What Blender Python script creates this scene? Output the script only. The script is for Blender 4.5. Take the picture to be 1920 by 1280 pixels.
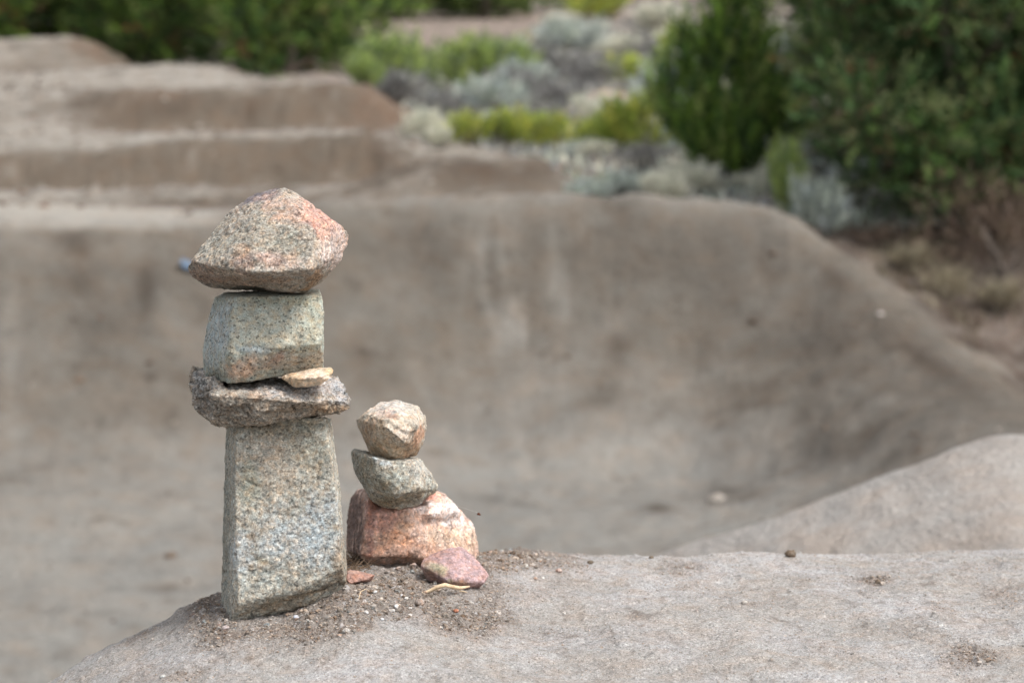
import bpy, bmesh, math, random
import numpy as np
from mathutils import Vector

random.seed(7)
rng = np.random.default_rng(7)
sc = bpy.context.scene
for o in list(bpy.data.objects):
    bpy.data.objects.remove(o)

# ------------------------------------------------------------------ camera
W, H, F = 1920.0, 1280.0, 4533.0
PITCH = math.radians(9.0)
cd = bpy.data.cameras.new('camera')
cam = bpy.data.objects.new('camera', cd)
sc.collection.objects.link(cam)
sc.camera = cam
cd.sensor_width = 36.0
cd.lens = 36.0 * F / W
cam.location = (0, 0, 0)
cam.rotation_euler = (math.radians(90) - PITCH, 0, 0)
cd.clip_start, cd.clip_end = 0.05, 2000
cd.dof.use_dof = True
cd.dof.focus_distance = 2.62
cd.dof.aperture_fstop = 6.2
cd.dof.aperture_blades = 0

# ------------------------------------------------------------------ light
SUN_EL, SUN_AZ = math.radians(58), math.radians(122)      # azimuth from +Y towards +X
world = bpy.data.worlds.new('World')
sc.world = world
world.use_nodes = True
wn, wl = world.node_tree.nodes, world.node_tree.links
wn.clear()
sky = wn.new('ShaderNodeTexSky')
sky.sky_type = 'NISHITA'
sky.sun_disc = False
sky.sun_elevation = SUN_EL
sky.sun_rotation = SUN_AZ
sky.air_density = 1.2
sky.dust_density = 4.0
hs = wn.new('ShaderNodeHueSaturation')
hs.inputs['Saturation'].default_value = 0.35
bg = wn.new('ShaderNodeBackground')
bg.inputs[1].default_value = 0.15
wo = wn.new('ShaderNodeOutputWorld')
wl.new(sky.outputs[0], hs.inputs['Color'])
wl.new(hs.outputs[0], bg.inputs[0])
wl.new(bg.outputs[0], wo.inputs[0])
ld = bpy.data.lights.new('sun', 'SUN')
ld.energy = 1.5
ld.angle = math.radians(12)
ld.color = (1.0, 0.965, 0.93)
sun = bpy.data.objects.new('sun', ld)
sc.collection.objects.link(sun)
sd = Vector((math.sin(SUN_AZ) * math.cos(SUN_EL), math.cos(SUN_AZ) * math.cos(SUN_EL), math.sin(SUN_EL)))
sun.rotation_euler = sd.to_track_quat('Z', 'Y').to_euler()
sc.view_settings.view_transform = 'Standard'
sc.view_settings.look = 'None'
sc.view_settings.exposure = 0.72
sc.view_settings.gamma = 1.0
sc.view_settings.use_curve_mapping = False
sc.render.engine = 'CYCLES'
sc.cycles.use_denoising = True
sc.cycles.max_bounces = 6

# ------------------------------------------------------------------ helpers
def tan_down(py):
    """downward slope of the sight line through picture row py"""
    return np.tan(PITCH + np.arctan((np.asarray(py, float) - 640.0) / F))

def Q(px, py, Y):
    """the point at horizontal distance Y seen at photo pixel (px, py)"""
    u, v = (px - 960.0) / F, -(py - 640.0) / F
    ry = math.cos(PITCH) + v * math.sin(PITCH)
    rz = -math.sin(PITCH) + v * math.cos(PITCH)
    return Vector((u / ry * Y, Y, rz / ry * Y))

def project(P):
    P = np.asarray(P)
    c, s = math.cos(PITCH), math.sin(PITCH)
    dep = P[:, 1] * c - P[:, 2] * s
    up = P[:, 1] * s + P[:, 2] * c
    return 960 + F * P[:, 0] / dep, 640 - F * up / dep

def lin(c):
    c = np.asarray(c, float) / 255.0
    return np.where(c <= 0.04045, c / 12.92, ((c + 0.055) / 1.055) ** 2.4)

# --- vector noise
_perm = np.random.default_rng(3).permutation(4096).astype(np.int64)
_grad = np.random.default_rng(4).normal(size=(4096, 3))
_grad /= np.linalg.norm(_grad, axis=1)[:, None]
_jit = np.random.default_rng(5).random((4096, 3))

def _hash(i, j, k):
    return _perm[(_perm[(_perm[i & 4095] + j) & 4095] + k) & 4095]

def perlin(P):
    P = np.asarray(P, float)
    I = np.floor(P).astype(np.int64)
    f = P - I
    u = f * f * f * (f * (f * 6 - 15) + 10)
    out = 0
    for dx in (0, 1):
        wx = u[:, 0] if dx else 1 - u[:, 0]
        for dy in (0, 1):
            wy = u[:, 1] if dy else 1 - u[:, 1]
            for dz in (0, 1):
                wz = u[:, 2] if dz else 1 - u[:, 2]
                g = _grad[_hash(I[:, 0] + dx, I[:, 1] + dy, I[:, 2] + dz)]
                d = (f[:, 0] - dx) * g[:, 0] + (f[:, 1] - dy) * g[:, 1] + (f[:, 2] - dz) * g[:, 2]
                out = out + wx * wy * wz * d
    return out * 1.6

def fbm(P, scale, octv=4, gain=0.5, off=0.0):
    P = np.asarray(P, float) * scale + off
    out, a = 0, 1.0
    for _ in range(octv):
        out = out + a * perlin(P)
        P = P * 2.03 + 17.3
        a *= gain
    return out

def ridged(P, scale, octv=3, off=0.0):
    P = np.asarray(P, float) * scale + off
    out, a = 0, 1.0
    for _ in range(octv):
        out = out + a * (1 - np.abs(perlin(P)) * 2)
        P = P * 2.1 + 9.1
        a *= 0.5
    return out

def worley(P, scale, off=0.0):
    """F1, F2 and cell id"""
    P = np.asarray(P, float) * scale + off
    I = np.floor(P).astype(np.int64)
    f1 = np.full(len(P), 9.0); f2 = f1.copy(); cid = np.zeros(len(P), np.int64)
    for dx in (-1, 0, 1):
        for dy in (-1, 0, 1):
            for dz in (-1, 0, 1):
                h = _hash(I[:, 0] + dx, I[:, 1] + dy, I[:, 2] + dz)
                q = I + np.array((dx, dy, dz)) + _jit[h]
                d = np.linalg.norm(P - q, axis=1)
                c = d < f1
                f2 = np.where(c, f1, np.minimum(f2, d))
                cid = np.where(c, h, cid)
                f1 = np.where(c, d, f1)
    return f1, f2, cid

def sstep(a, b, x):
    t = np.clip((x - a) / (b - a), 0, 1)
    return t * t * (3 - 2 * t)

def blob(cx, cy, rx, ry, px=None, py=None, rot=0.0):
    px = mp if px is None else px; py = mq if py is None else py
    c, s = math.cos(rot), math.sin(rot)
    a, b = px - cx, py - cy
    return np.exp(-(((a * c + b * s) / rx) ** 2 + ((-a * s + b * c) / ry) ** 2))

# --- mesh makers
def mesh_from(name, V, Fc, smooth=True, colors=None):
    """V (n,3), Fc (m,k) one polygon size"""
    me = bpy.data.meshes.new(name)
    V = np.asarray(V, np.float32); Fc = np.asarray(Fc, np.int32)
    me.vertices.add(len(V)); me.vertices.foreach_set('co', V.ravel())
    k = Fc.shape[1]
    me.loops.add(Fc.size); me.loops.foreach_set('vertex_index', Fc.ravel())
    me.polygons.add(len(Fc))
    me.polygons.foreach_set('loop_start', np.arange(0, Fc.size, k, dtype=np.int32))
    me.update(calc_edges=True)
    me.validate()
    me.polygons.foreach_set('use_smooth', np.full(len(me.polygons), smooth))
    if colors is not None:
        paint(me, colors)
    return me

def paint(me, colors):
    a = me.color_attributes.new('tint', 'FLOAT_COLOR', 'POINT')
    c = np.ones((len(me.vertices), 4), np.float32)
    c[:, :3] = colors
    a.data.foreach_set('color', c.ravel())

def link(name, me, mat=None, parent=None):
    o = bpy.data.objects.new(name, me)
    sc.collection.objects.link(o)
    if mat is not None and me is not None:
        if not me.materials:
            me.materials.append(mat)
    if parent is not None:
        o.parent = parent
    return o

def tag(o, label=None, cat=None, group=None, kind=None):
    if label: o['label'] = label
    if cat: o['category'] = cat
    if group: o['group'] = group
    if kind: o['kind'] = kind
    return o

# ------------------------------------------------------------------ materials
class NT:
    def __init__(self, name):
        self.m = bpy.data.materials.new(name)
        self.m.use_nodes = True
        self.n = self.m.node_tree.nodes
        self.l = self.m.node_tree.links
        self.n.clear()
        self.out = self.n.new('ShaderNodeOutputMaterial')
        self.b = self.n.new('ShaderNodeBsdfPrincipled')
        self.l.new(self.b.outputs[0], self.out.inputs[0])
        self.b.inputs['Roughness'].default_value = 0.95
        self.b.inputs['Specular IOR Level'].default_value = 0.25
        tc = self.n.new('ShaderNodeTexCoord')
        self.co = tc.outputs['Object']
    def attr(self):
        a = self.n.new('ShaderNodeAttribute'); a.attribute_name = 'tint'
        return a.outputs['Color']
    def noise(self, scale, detail=4, rough=0.55, co=None, dist=0.0):
        t = self.n.new('ShaderNodeTexNoise')
        t.inputs['Scale'].default_value = scale
        t.inputs['Detail'].default_value = detail
        t.inputs['Roughness'].default_value = rough
        t.inputs['Distortion'].default_value = dist
        self.l.new(co or self.co, t.inputs['Vector'])
        return t.outputs['Fac']
    def voro(self, scale, feature='F1', out='Distance'):
        t = self.n.new('ShaderNodeTexVoronoi')
        t.feature = feature
        t.inputs['Scale'].default_value = scale
        self.l.new(self.co, t.inputs['Vector'])
        return t.outputs[out]
    def ramp(self, fac, stops):
        r = self.n.new('ShaderNodeValToRGB')
        e = r.color_ramp.elements
        while len(e) < len(stops): e.new(0.5)
        for k, (p, c) in enumerate(stops):
            e[k].position = p
            if np.isscalar(c): c = (c, c, c)
            e[k].color = (*c, 1)
        self.l.new(fac, r.inputs[0])
        return r.outputs[0]
    def mul(self, a, b, f=1.0, mode='MULTIPLY'):
        m = self.n.new('ShaderNodeMix'); m.data_type = 'RGBA'; m.blend_type = mode
        if np.isscalar(f): m.inputs[0].default_value = f
        else: self.l.new(f, m.inputs[0])
        for s, i in ((a, 6), (b, 7)):
            if isinstance(s, (tuple, list)): m.inputs[i].default_value = (*s, 1)
            else: self.l.new(s, m.inputs[i])
        return m.outputs[2]
    def math(self, op, a, b):
        m = self.n.new('ShaderNodeMath'); m.operation = op
        for s, i in ((a, 0), (b, 1)):
            if np.isscalar(s): m.inputs[i].default_value = s
            else: self.l.new(s, m.inputs[i])
        return m.outputs[0]
    def bump(self, h, dist, strength=1.0):
        b = self.n.new('ShaderNodeBump')
        b.inputs['Strength'].default_value = strength
        b.inputs['Distance'].default_value = dist
        self.l.new(h, b.inputs['Height'])
        self.l.new(b.outputs[0], self.b.inputs['Normal'])
    def color(self, c):
        self.l.new(c, self.b.inputs['Base Color'])

def rock_mat(name, grain=420.0, dark=0.45, light=1.5, contrast=1.0, bumpd=0.0012, gleam=False):
    t = NT(name)
    c = t.attr()
    g = t.noise(grain, 3, 0.7)
    c = t.mul(c, t.ramp(g, [(0.30, 1 - 0.62 * contrast), (0.46, 0.92), (0.56, 1.08), (0.72, 1 + 0.75 * contrast)]))
    v = t.voro(grain * 0.75, out='Color')
    sep = t.n.new('ShaderNodeSeparateColor'); t.l.new(v, sep.inputs[0])
    sp = t.ramp(sep.outputs[0], [(0.0, dark), (0.09, dark), (0.11, 1.0), (0.88, 1.0), (0.90, light), (1.0, light)])
    c = t.mul(c, sp, 0.75)
    c = t.mul(c, t.ramp(t.noise(60, 5, 0.7), [(0.3, 0.72), (0.5, 1.0), (0.7, 1.18)]))
    # hue wander between minerals
    hue = t.ramp(t.noise(150, 3, 0.6), [(0.35, (1.10, 0.98, 0.88)), (0.5, (1, 1, 1)), (0.65, (0.92, 1.0, 1.06))])
    c = t.mul(c, hue)
    t.color(c)
    h = t.math('ADD', t.noise(grain * 0.6, 5, 0.75), t.math('MULTIPLY', t.noise(90, 4, 0.6), 2.0))
    t.bump(h, bumpd, 1.0)
    if gleam: t.b.inputs['Roughness'].default_value = 0.7
    return t.m

def ground_mat(name, scale=1.0, grit=1.0, grains=0.0):
    t = NT(name)
    c = t.attr()
    c = t.mul(c, t.ramp(t.noise(9 * scale, 6, 0.6), [(0.3, 0.92), (0.5, 1.0), (0.7, 1.07)]))
    c = t.mul(c, t.ramp(t.noise(70 * scale, 5, 0.7), [(0.3, 1 - .22 * grit), (0.47, 0.98), (0.6, 1.03), (0.75, 1 + .22 * grit)]))
    c = t.mul(c, t.ramp(t.noise(520 * scale, 3, 0.7), [(0.3, 1 - .45 * grit), (0.47, 0.97), (0.58, 1.05), (0.72, 1 + .55 * grit)]))
    if grains:
        for sc_, lo, hi in ((900.0, .62, 1.30), (420.0, .55, 1.38)):
            sep = t.n.new('ShaderNodeSeparateColor'); t.l.new(t.voro(sc_ * scale, out='Color'), sep.inputs[0])
            c = t.mul(c, t.ramp(sep.outputs[0], [(0.0, lo), (0.10, lo), (0.13, .97), (0.88, 1.02), (0.91, hi), (1.0, hi)]), grains if sc_ > 500 else grains * .6)
    c = t.mul(c, t.ramp(t.noise(35 * scale, 3, 0.6), [(0.35, (1.04, 0.985, 0.94)), (0.5, (1, 1, 1)), (0.65, (0.97, 1, 1.02))]))
    t.color(c)
    h = t.math('ADD', t.noise(420 * scale, 4, 0.7), t.math('MULTIPLY', t.noise(80 * scale, 5, 0.65), 2.5))
    t.bump(h, 0.0022 / scale, 1.0)
    return t.m

def leaf_mat(name, transl=0.22, spread=0.35):
    t = NT(name)
    c = t.attr()
    c = t.mul(c, t.ramp(t.noise(14, 3, 0.6), [(0.3, 1 - spread), (0.5, 1.0), (0.7, 1 + spread)]))
    t.color(c)
    t.b.inputs['Roughness'].default_value = 0.7
    tr = t.n.new('ShaderNodeBsdfTranslucent')
    t.l.new(c, tr.inputs[0])
    mx = t.n.new('ShaderNodeMixShader'); mx.inputs[0].default_value = transl
    t.l.new(t.b.outputs[0], mx.inputs[1]); t.l.new(tr.outputs[0], mx.inputs[2])
    t.l.new(mx.outputs[0], t.out.inputs[0])
    return t.m

def plain_mat(name, c1, c2, scale=40, bumpd=0.001):
    t = NT(name)
    t.color(t.ramp(t.noise(scale, 5, 0.65), [(0.3, tuple(lin(c1))), (0.7, tuple(lin(c2)))]))
    t.bump(t.noise(scale * 2, 4, 0.6), bumpd)
    return t.m

M_track = ground_mat('packed_dirt', 0.22, 0.55)
M_mound = ground_mat('mound_dirt', 1.0, 0.75, .9)
M_rock = rock_mat('speckled_rock', 520, contrast=0.9)
M_rock_fine = rock_mat('fine_rock', 380, dark=0.7, light=1.2, contrast=0.6, bumpd=0.0020)
M_rock_spot = rock_mat('dark_spotted_rock', 640, dark=0.30, light=1.25, contrast=0.75, bumpd=0.0010)
M_rock_rough = rock_mat('craggy_rock', 480, dark=0.45, light=1.4, contrast=1.0, bumpd=0.0028)
M_rock_glint = rock_mat('glinting_rock', 420, dark=0.55, light=1.5, contrast=0.6, bumpd=0.0014, gleam=True)
M_leaf = leaf_mat('juniper_foliage')
M_sage = leaf_mat('sage_foliage', 0.2)
M_bark = plain_mat('juniper_bark', (74, 62, 54), (128, 116, 106), 30, 0.01)
M_stem = plain_mat('shrub_stem', (92, 82, 74), (140, 130, 120), 60, 0.004)
M_twig = plain_mat('dry_twig', (84, 68, 56), (134, 114, 94), 200, 0.0004)
M_straw = plain_mat('pale_stick', (176, 152, 122), (216, 196, 166), 120, 0.0004)

# ------------------------------------------------------------------ base terrain
def kz(lst):
    """knot: list of (px, D, py) or (px, D, 'z', value) -> arrays px, D, z"""
    px, D, Z = [], [], []
    for e in lst:
        px.append(e[0]); D.append(e[1])
        Z.append(e[3] if len(e) == 4 else -e[1] * float(tan_down(e[2])))
    return np.array(px, float), np.array(D, float), np.array(Z, float)

def zb(D):
    return -1.35 if D < 40 else -1.35 + (D - 40) * 0.010

K = [
 [(0, .4, 'z', -2.3), (2000, .4, 'z', -2.0)],
 [(0, 3.2, 'z', -2.35), (1000, 3.2, 'z', -2.3), (1500, 3.2, 'z', -1.5), (1920, 3.2, 'z', -1.25), (2600, 3.2, 'z', -1.3)],
 [(0, 3.9, 'z', -2.35), (1000, 3.9, 'z', -2.2), (1250, 3.9, 'z', -1.35), (1500, 3.9, 'z', -1.2), (1920, 3.9, 'z', -1.06), (2600, 3.9, 'z', -1.1)],
 [(0, 4.7, 'z', -2.35), (900, 4.7, 'z', -2.2), (1100, 4.7, 'z', -1.6), (1215, 4.7, 1043), (1400, 4.7, 990), (1550, 4.7, 938), (1700, 4.7, 880),
  (1800, 4.7, 840), (1860, 4.7, 822), (1900, 4.7, 816), (1960, 4.7, 822), (2300, 4.7, 890)],
 [(0, 6.4, 'z', -2.3), (900, 6.2, 'z', -2.25), (1400, 5.6, 'z', -1.9), (1700, 5.4, 'z', -1.55), (1920, 5.4, 'z', -1.35), (2400, 5.4, 'z', -1.5)],
 [(0, 8.3, 1090), (900, 8.5, 1085), (1400, 8.3, 1070), (1600, 7.8, 1030), (1750, 7.2, 1000), (1920, 6.8, 960), (2400, 6.2, 'z', -1.6)],
 [(0, 9.7, 870), (300, 9.8, 880), (900, 10.2, 900), (1300, 10.2, 900), (1500, 9.9, 890), (1700, 9.0, 880), (1920, 8.0, 860), (2400, 7.2, 'z', -1.8)],
 [(0, 10.6, 650), (300, 10.7, 660), (900, 11.2, 665), (1300, 11.2, 660), (1500, 10.95, 670), (1700, 10.2, 720), (1920, 9.2, 790), (2400, 8.4, 'z', -1.95)],
 [(-300, 11.0, 430), (0, 11.3, 424), (330, 11.5, 424), (450, 11.6, 402), (600, 11.8, 380), (720, 12, 364), (850, 12, 357), (1000, 12, 352),
  (1200, 12, 354), (1330, 12, 360), (1420, 12, 375), (1470, 11.9, 396), (1540, 11.75, 451), (1620, 11.5, 508), (1700, 11.2, 567), (1800, 10.7, 642), (1920, 10.1, 733), (2400, 9.4, 'z', -1.95)],
 [(-300, 12.2, 390), (0, 12.2, 388), (330, 12.5, 392), (450, 12.6, 384), (600, 12.8, 392), (900, 12.8, 'z', -1.36), (1400, 12.8, 'z', -1.40), (1540, 12.4, 'z', -1.49),
  (1700, 12.0, 'z', -1.70), (1800, 11.6, 'z', -1.79), (1920, 11.1, 'z', -1.90), (2400, 10.8, 'z', -1.7)],
 [(-300, 13.4, 370), (0, 13.4, 372), (300, 13.5, 374), (600, 13.5, 368), (800, 13.4, 'z', -1.36), (1500, 13.4, 'z', -1.40), (1700, 13.0, 'z', -1.46), (1920, 12.8, 'z', -1.50), (2400, 12.6, 'z', -1.5)],
 [(-300, 14.3, 368), (0, 14.3, 368), (300, 14.3, 362), (450, 14.3, 358), (600, 14.3, 350), (700, 14.3, 327), (760, 14.3, 308), (850, 14.3, 292), (930, 14.3, 286), (1000, 14.3, 287),
  (1040, 14.3, 312), (1090, 14.3, 345), (1200, 14.3, 'z', -1.36), (1900, 14, 'z', -1.45), (2400, 14, 'z', -1.45)],
 [(-300, 15.45, 369), (0, 15.45, 367), (300, 15.45, 357), (700, 15.45, 343), (730, 15.4, 'z', -1.38), (900, 15.4, 'z', -1.36), (2400, 15.4, 'z', -1.40)],
 [(-300, 15.7, 295), (0, 15.7, 292), (200, 15.7, 280), (330, 15.7, 268), (692, 15.7, 256), (706, 15.7, 284), (760, 15.8, 296), (840, 15.8, 'z', -1.35), (2400, 15.8, 'z', -1.38)],
 [(-300, 17.6, 268), (0, 17.6, 270), (300, 17.8, 258), (692, 18, 248), (708, 18, 262), (790, 18, 'z', -1.35), (2400, 18, 'z', -1.36)],
 [(-300, 19.0, 240), (0, 19.0, 240), (180, 19.2, 240), (260, 19.45, 250), (690, 19.5, 247), (720, 19.5, 'z', -1.36), (2400, 19.5, 'z', -1.35)],
 [(-300, 20.8, 186), (0, 20.6, 188), (150, 20.2, 185), (240, 19.8, 172), (440, 19.8, 166), (480, 19.8, 166), (660, 19.8, 158), (698, 19.8, 162), (740, 19.8, 192), (820, 20.0, 'z', -1.36), (2400, 20, 'z', -1.35)],
 [(-300, 22.6, 155), (0, 22.6, 155), (300, 22.4, 156), (600, 22.0, 154), (690, 22.0, 165), (740, 22, 'z', -1.36), (2400, 22, 'z', -1.35)],
 [(-300, 24.5, 142), (0, 24.5, 142), (250, 24.8, 124), (340, 25, 120), (440, 25, 121), (480, 25, 140), (530, 25, 'z', -1.36), (2400, 25, 'z', -1.35)],
 [(-300, 26.5, 130), (0, 26.5, 130), (200, 26.5, 'z', -1.36), (2400, 26.5, 'z', -1.35)],
 [(-300, 29.0, 84), (0, 29.0, 76), (60, 29.0, 68), (150, 29.0, 68), (200, 29.0, 84), (240, 29.0, 112), (280, 29, 'z', -1.35), (2400, 29, 'z', -1.35)],
 [(0, 32, 'z', -1.35), (2400, 32, 'z', -1.35)],
 [(0, 40, 'z', -1.33), (2400, 40, 'z', -1.33)],
 [(0, 60, 'z', -1.15), (2400, 60, 'z', -1.15)],
 [(0, 120, 'z', -0.2), (2400, 120, 'z', -0.2)],
 [(0, 600, 'z', 6.0), (2400, 600, 'z', 6.0)],
]
KN = [kz(k) for k in K]

pxs = np.concatenate([-(np.geomspace(600, 9000, 26)[::-1]), np.arange(-560, 2500, 5.5), np.geomspace(2560, 11000, 26)])
rowsD = np.geomspace(0.4, 600, int(math.log(600 / 0.4) / 0.0052))
nD, nX = len(rowsD), len(pxs)
kd = np.array([np.interp(pxs, k[0], k[1]) for k in KN])     # knot x column
kzv = np.array([np.interp(pxs, k[0], k[2]) for k in KN])
Zg = np.empty((nD, nX))
for c in range(nX):
    Zg[:, c] = np.interp(rowsD, kd[:, c], kzv[:, c])
def gsm(A, s, axis):
    r = int(3 * s) + 1
    k = np.exp(-0.5 * (np.arange(-r, r + 1) / s) ** 2); k /= k.sum()
    A = np.moveaxis(A, axis, 0)
    P = np.concatenate([A[:1].repeat(r, 0), A, A[-1:].repeat(r, 0)])
    out = sum(k[i] * P[i:i + A.shape[0]] for i in range(2 * r + 1))
    return np.moveaxis(out, 0, axis)
Zs = gsm(gsm(Zg, 1.8, 0), 2.0, 1)
Zr = gsm(gsm(Zg, .8, 0), .9, 1)
wcrisp = sstep(14.6, 15.2, rowsD)[:, None]
Zg = Zs * (1 - wcrisp) + Zr * wcrisp

slope = (pxs - 960.0) / F / math.cos(PITCH)
Xg = slope[None, :] * rowsD[:, None]
Yg = np.repeat(rowsD[:, None], nX, 1)

def ground_z(x, y):
    s = x / y * F * math.cos(PITCH) + 960
    c = np.clip(np.interp(s, pxs, np.arange(nX)), 0, nX - 1.001)
    r = np.clip(np.interp(y, rowsD, np.arange(nD)), 0, nD - 1.001)
    ci, ri = int(c), int(r)
    fc, fr = c - ci, r - ri
    return ((Zg[ri, ci] * (1 - fc) + Zg[ri, ci + 1] * fc) * (1 - fr) + (Zg[ri + 1, ci] * (1 - fc) + Zg[ri + 1, ci + 1] * fc) * fr)

Pg = np.stack([Xg.ravel(), Yg.ravel(), Zg.ravel()], 1)
Dg, PXg = Yg.ravel(), np.repeat(pxs[None, :], nD, 0).ravel()
lump = sstep(12.2, 15, Dg)
brush = sstep(12.6, 13.6, Dg) * sstep(1000, 1150, PXg + 40 * (Dg - 14)) 
brush = np.maximum(brush, sstep(20, 24, Dg) * sstep(650, 760, PXg))
brush = np.maximum(brush, sstep(-20, 60, PXg - np.interp(Dg, [9, 10.1, 10.7, 11.2, 11.5, 11.75, 12.2], [2100, 1940, 1830, 1730, 1650, 1570, 1500])) * sstep(9.4, 10.2, Dg))
nz = fbm(Pg, 0.9, 4) * 0.035 + fbm(Pg, 5.0, 4) * (0.008 + 0.012 * lump)
cl = np.clip(fbm(Pg, 9.0, 3, off=40) - 0.35, 0, 1)
inb = (Dg > 5.4) * (Dg < 12.2)
nz = nz + inb * (fbm(Pg * np.array([1, 1.5, 1]), 7.0, 4, off=52) * .010 + ridged(Pg * np.array([1, .6, 1]), 3.2, 3, off=71) * .008)
nz = nz + cl * 0.09 * (0.12 + 0.5 * lump * (1 - brush) + .45 * np.exp(-((Dg - 13.2) / .6) ** 2) * (PXg > 180) * (PXg < 620))
nz = nz + brush * np.abs(fbm(Pg, 2.2, 4, off=11)) * 0.06
nz = nz * sstep(0.3, 3.5, Dg)
Pg[:, 2] += nz * np.clip(1.0 - (Dg - 60) / 60, 0, 1)
Zg = Pg[:, 2].reshape(nD, nX)

A0 = lin((151, 142, 130)); A_brown = lin((122, 109, 95)); A_pale = lin((180, 173, 162)); A_dark = lin((110, 100, 88))
A_red = lin((128, 104, 86)); A_litter = lin((138, 130, 124)); A_grey = lin((162, 157, 149))
def mixc(c, t, m):
    return c * (1 - m[:, None]) + np.asarray(t) * m[:, None]
colg = np.tile(A0, (len(Pg), 1))
n1 = fbm(Pg, 0.8, 5); n2 = fbm(Pg, 3.0, 5, off=5)
colg = mixc(colg, A_dark, np.clip(0.35 + n1 * 0.5 + n2 * .45, 0, 1) * 0.55)
colg = mixc(colg, A_pale, np.clip(n2 * 0.9 - 0.15 + .4 * fbm(Pg, 1.7, 4, off=77), 0, 1) * 0.5)
# steep cut faces of the jumps are bare brown soil
gy = np.gradient(Zg, axis=0) / np.gradient(rowsD)[:, None]
gx = np.gradient(Zg, axis=1) / (np.gradient(slope)[None, :] * rowsD[:, None])
steep = np.sqrt(gsm(gy, 2, 0) ** 2 + gsm(gx, 2, 1) ** 2).ravel()
jump = sstep(12.9, 14.0, Dg) * (1 - brush)
colg = mixc(colg, A_brown, jump * sstep(0.10, 0.45, steep + 0.12 * n2) * 0.95)
colg = mixc(colg, A_dark, jump * np.clip(fbm(Pg, 4.0, 4, off=31) * 1.6 - 0.2, 0, 1) * 0.7 * sstep(0.05, .2, steep))
colg = mixc(colg, A_red, jump * sstep(18.5, 19.5, Dg) * np.clip(fbm(Pg, 1.6, 4, off=61) * 1.4 + 0.1, 0, 1) * sstep(0.1, .35, steep) * 0.6)
colg = mixc(colg, A_pale * 1.12, jump * (1 - sstep(0.06, 0.14, steep)) * 0.6)
# band of darker clods behind the bowl's lip
band = sstep(12.4, 12.9, Dg) * (1 - sstep(14.6, 15.1, Dg)) * sstep(150, 330, PXg) * (1 - brush)
colg = mixc(colg, A_brown, band * np.clip(0.55 + n2 * 1.1, 0, 1) * .85)
colg = mixc(colg, A_dark, band * np.clip(fbm(Pg, 5, 3, off=90) * 2.4 - .5, 0, 1) * 0.75)
# darker brown patches on the cuts and ends of the jumps
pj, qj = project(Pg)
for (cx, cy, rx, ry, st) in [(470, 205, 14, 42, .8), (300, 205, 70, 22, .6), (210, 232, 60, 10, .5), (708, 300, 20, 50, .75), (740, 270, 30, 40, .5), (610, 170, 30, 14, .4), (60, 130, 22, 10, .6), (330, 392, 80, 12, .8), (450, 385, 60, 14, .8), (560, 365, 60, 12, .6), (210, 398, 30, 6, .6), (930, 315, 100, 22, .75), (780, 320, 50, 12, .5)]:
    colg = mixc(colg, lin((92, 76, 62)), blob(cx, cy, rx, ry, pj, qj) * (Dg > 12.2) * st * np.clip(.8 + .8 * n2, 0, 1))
# pale lip and a dusty scuffed fan on the bank
kcD = np.interp(PXg, KN[8][0], KN[8][1])
lip = np.exp(-((Dg - kcD - 0.08) / 0.16) ** 2) * sstep(500, 650, PXg) * (1 - sstep(1500, 1640, PXg))
colg = mixc(colg, A_pale * 1.05, lip * 0.55)
ppx, ppy = project(Pg)
fan = np.exp(-(((ppx - 980 - (ppy - 540) * 0.12) / 85) ** 2)) * np.exp(-((ppy - 560) / 110) ** 2) * (Dg > 9) * (Dg < 12.1)
colg = mixc(colg, A_pale * 1.15, np.clip(fan * (0.25 + 1.8 * fbm(Pg * np.array([3.0, .9, .9]), 2.4, 5, off=41)), 0, 1))
dk = np.exp(-(((ppx - 1500) / 260) ** 2)) * np.exp(-((ppy - 800) / 120) ** 2) * (Dg > 7) * (Dg < 12.1)
streak = fbm(Pg * np.array([1.0, 2.2, 2.2]), 1.6, 5, off=3)
colg = mixc(colg, A_dark, np.clip(dk * (0.12 + .8 * streak), 0, 1))
bowl = (Dg > 5.6) * (Dg < np.minimum(12.1, kcD + .06))
colg = mixc(colg, lin((172, 168, 160)), sstep(1.9, 2.2, -Pg[:, 2]) * bowl * 0.8)
colg = mixc(colg, A_pale, np.clip(fbm(Pg * np.array([1, 2, 2]), 1.1, 5, off=23) * 1.2, 0, 1) * bowl * .4)
br2 = sstep(1500, 1600, PXg) * bowl * (Dg > kcD - 1.2)
colg = mixc(colg, A_brown, br2 * 0.25)
# brushland floor: grey litter and pinkish soil
colg = mixc(colg, A_litter, brush * np.clip(0.7 + n2, 0, 1))
pinkp = brush * np.clip(fbm(Pg, 0.45, 3, off=50) * 1.6 + sstep(28, 36, Dg) * .5, 0, 1)
colg = mixc(colg, lin((164, 148, 137)), pinkp * 0.8)
rs = sstep(1560, 1700, PXg) * brush
colg = mixc(colg, lin((112, 96, 84)), rs * np.clip(.75 + n2, 0, 1) * 0.8)
colg = mixc(colg, lin((156, 141, 129)), sstep(29, 33, Dg) * (1 - sstep(52, 58, Dg)) * sstep(560, 640, PXg) * (1 - sstep(1020, 1100, PXg)) * .8)
nrid = (Dg > 3) * (Dg < 5.3)
colg = mixc(colg, lin((182, 175, 168)) * 1.0, nrid * 0.75)

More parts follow.
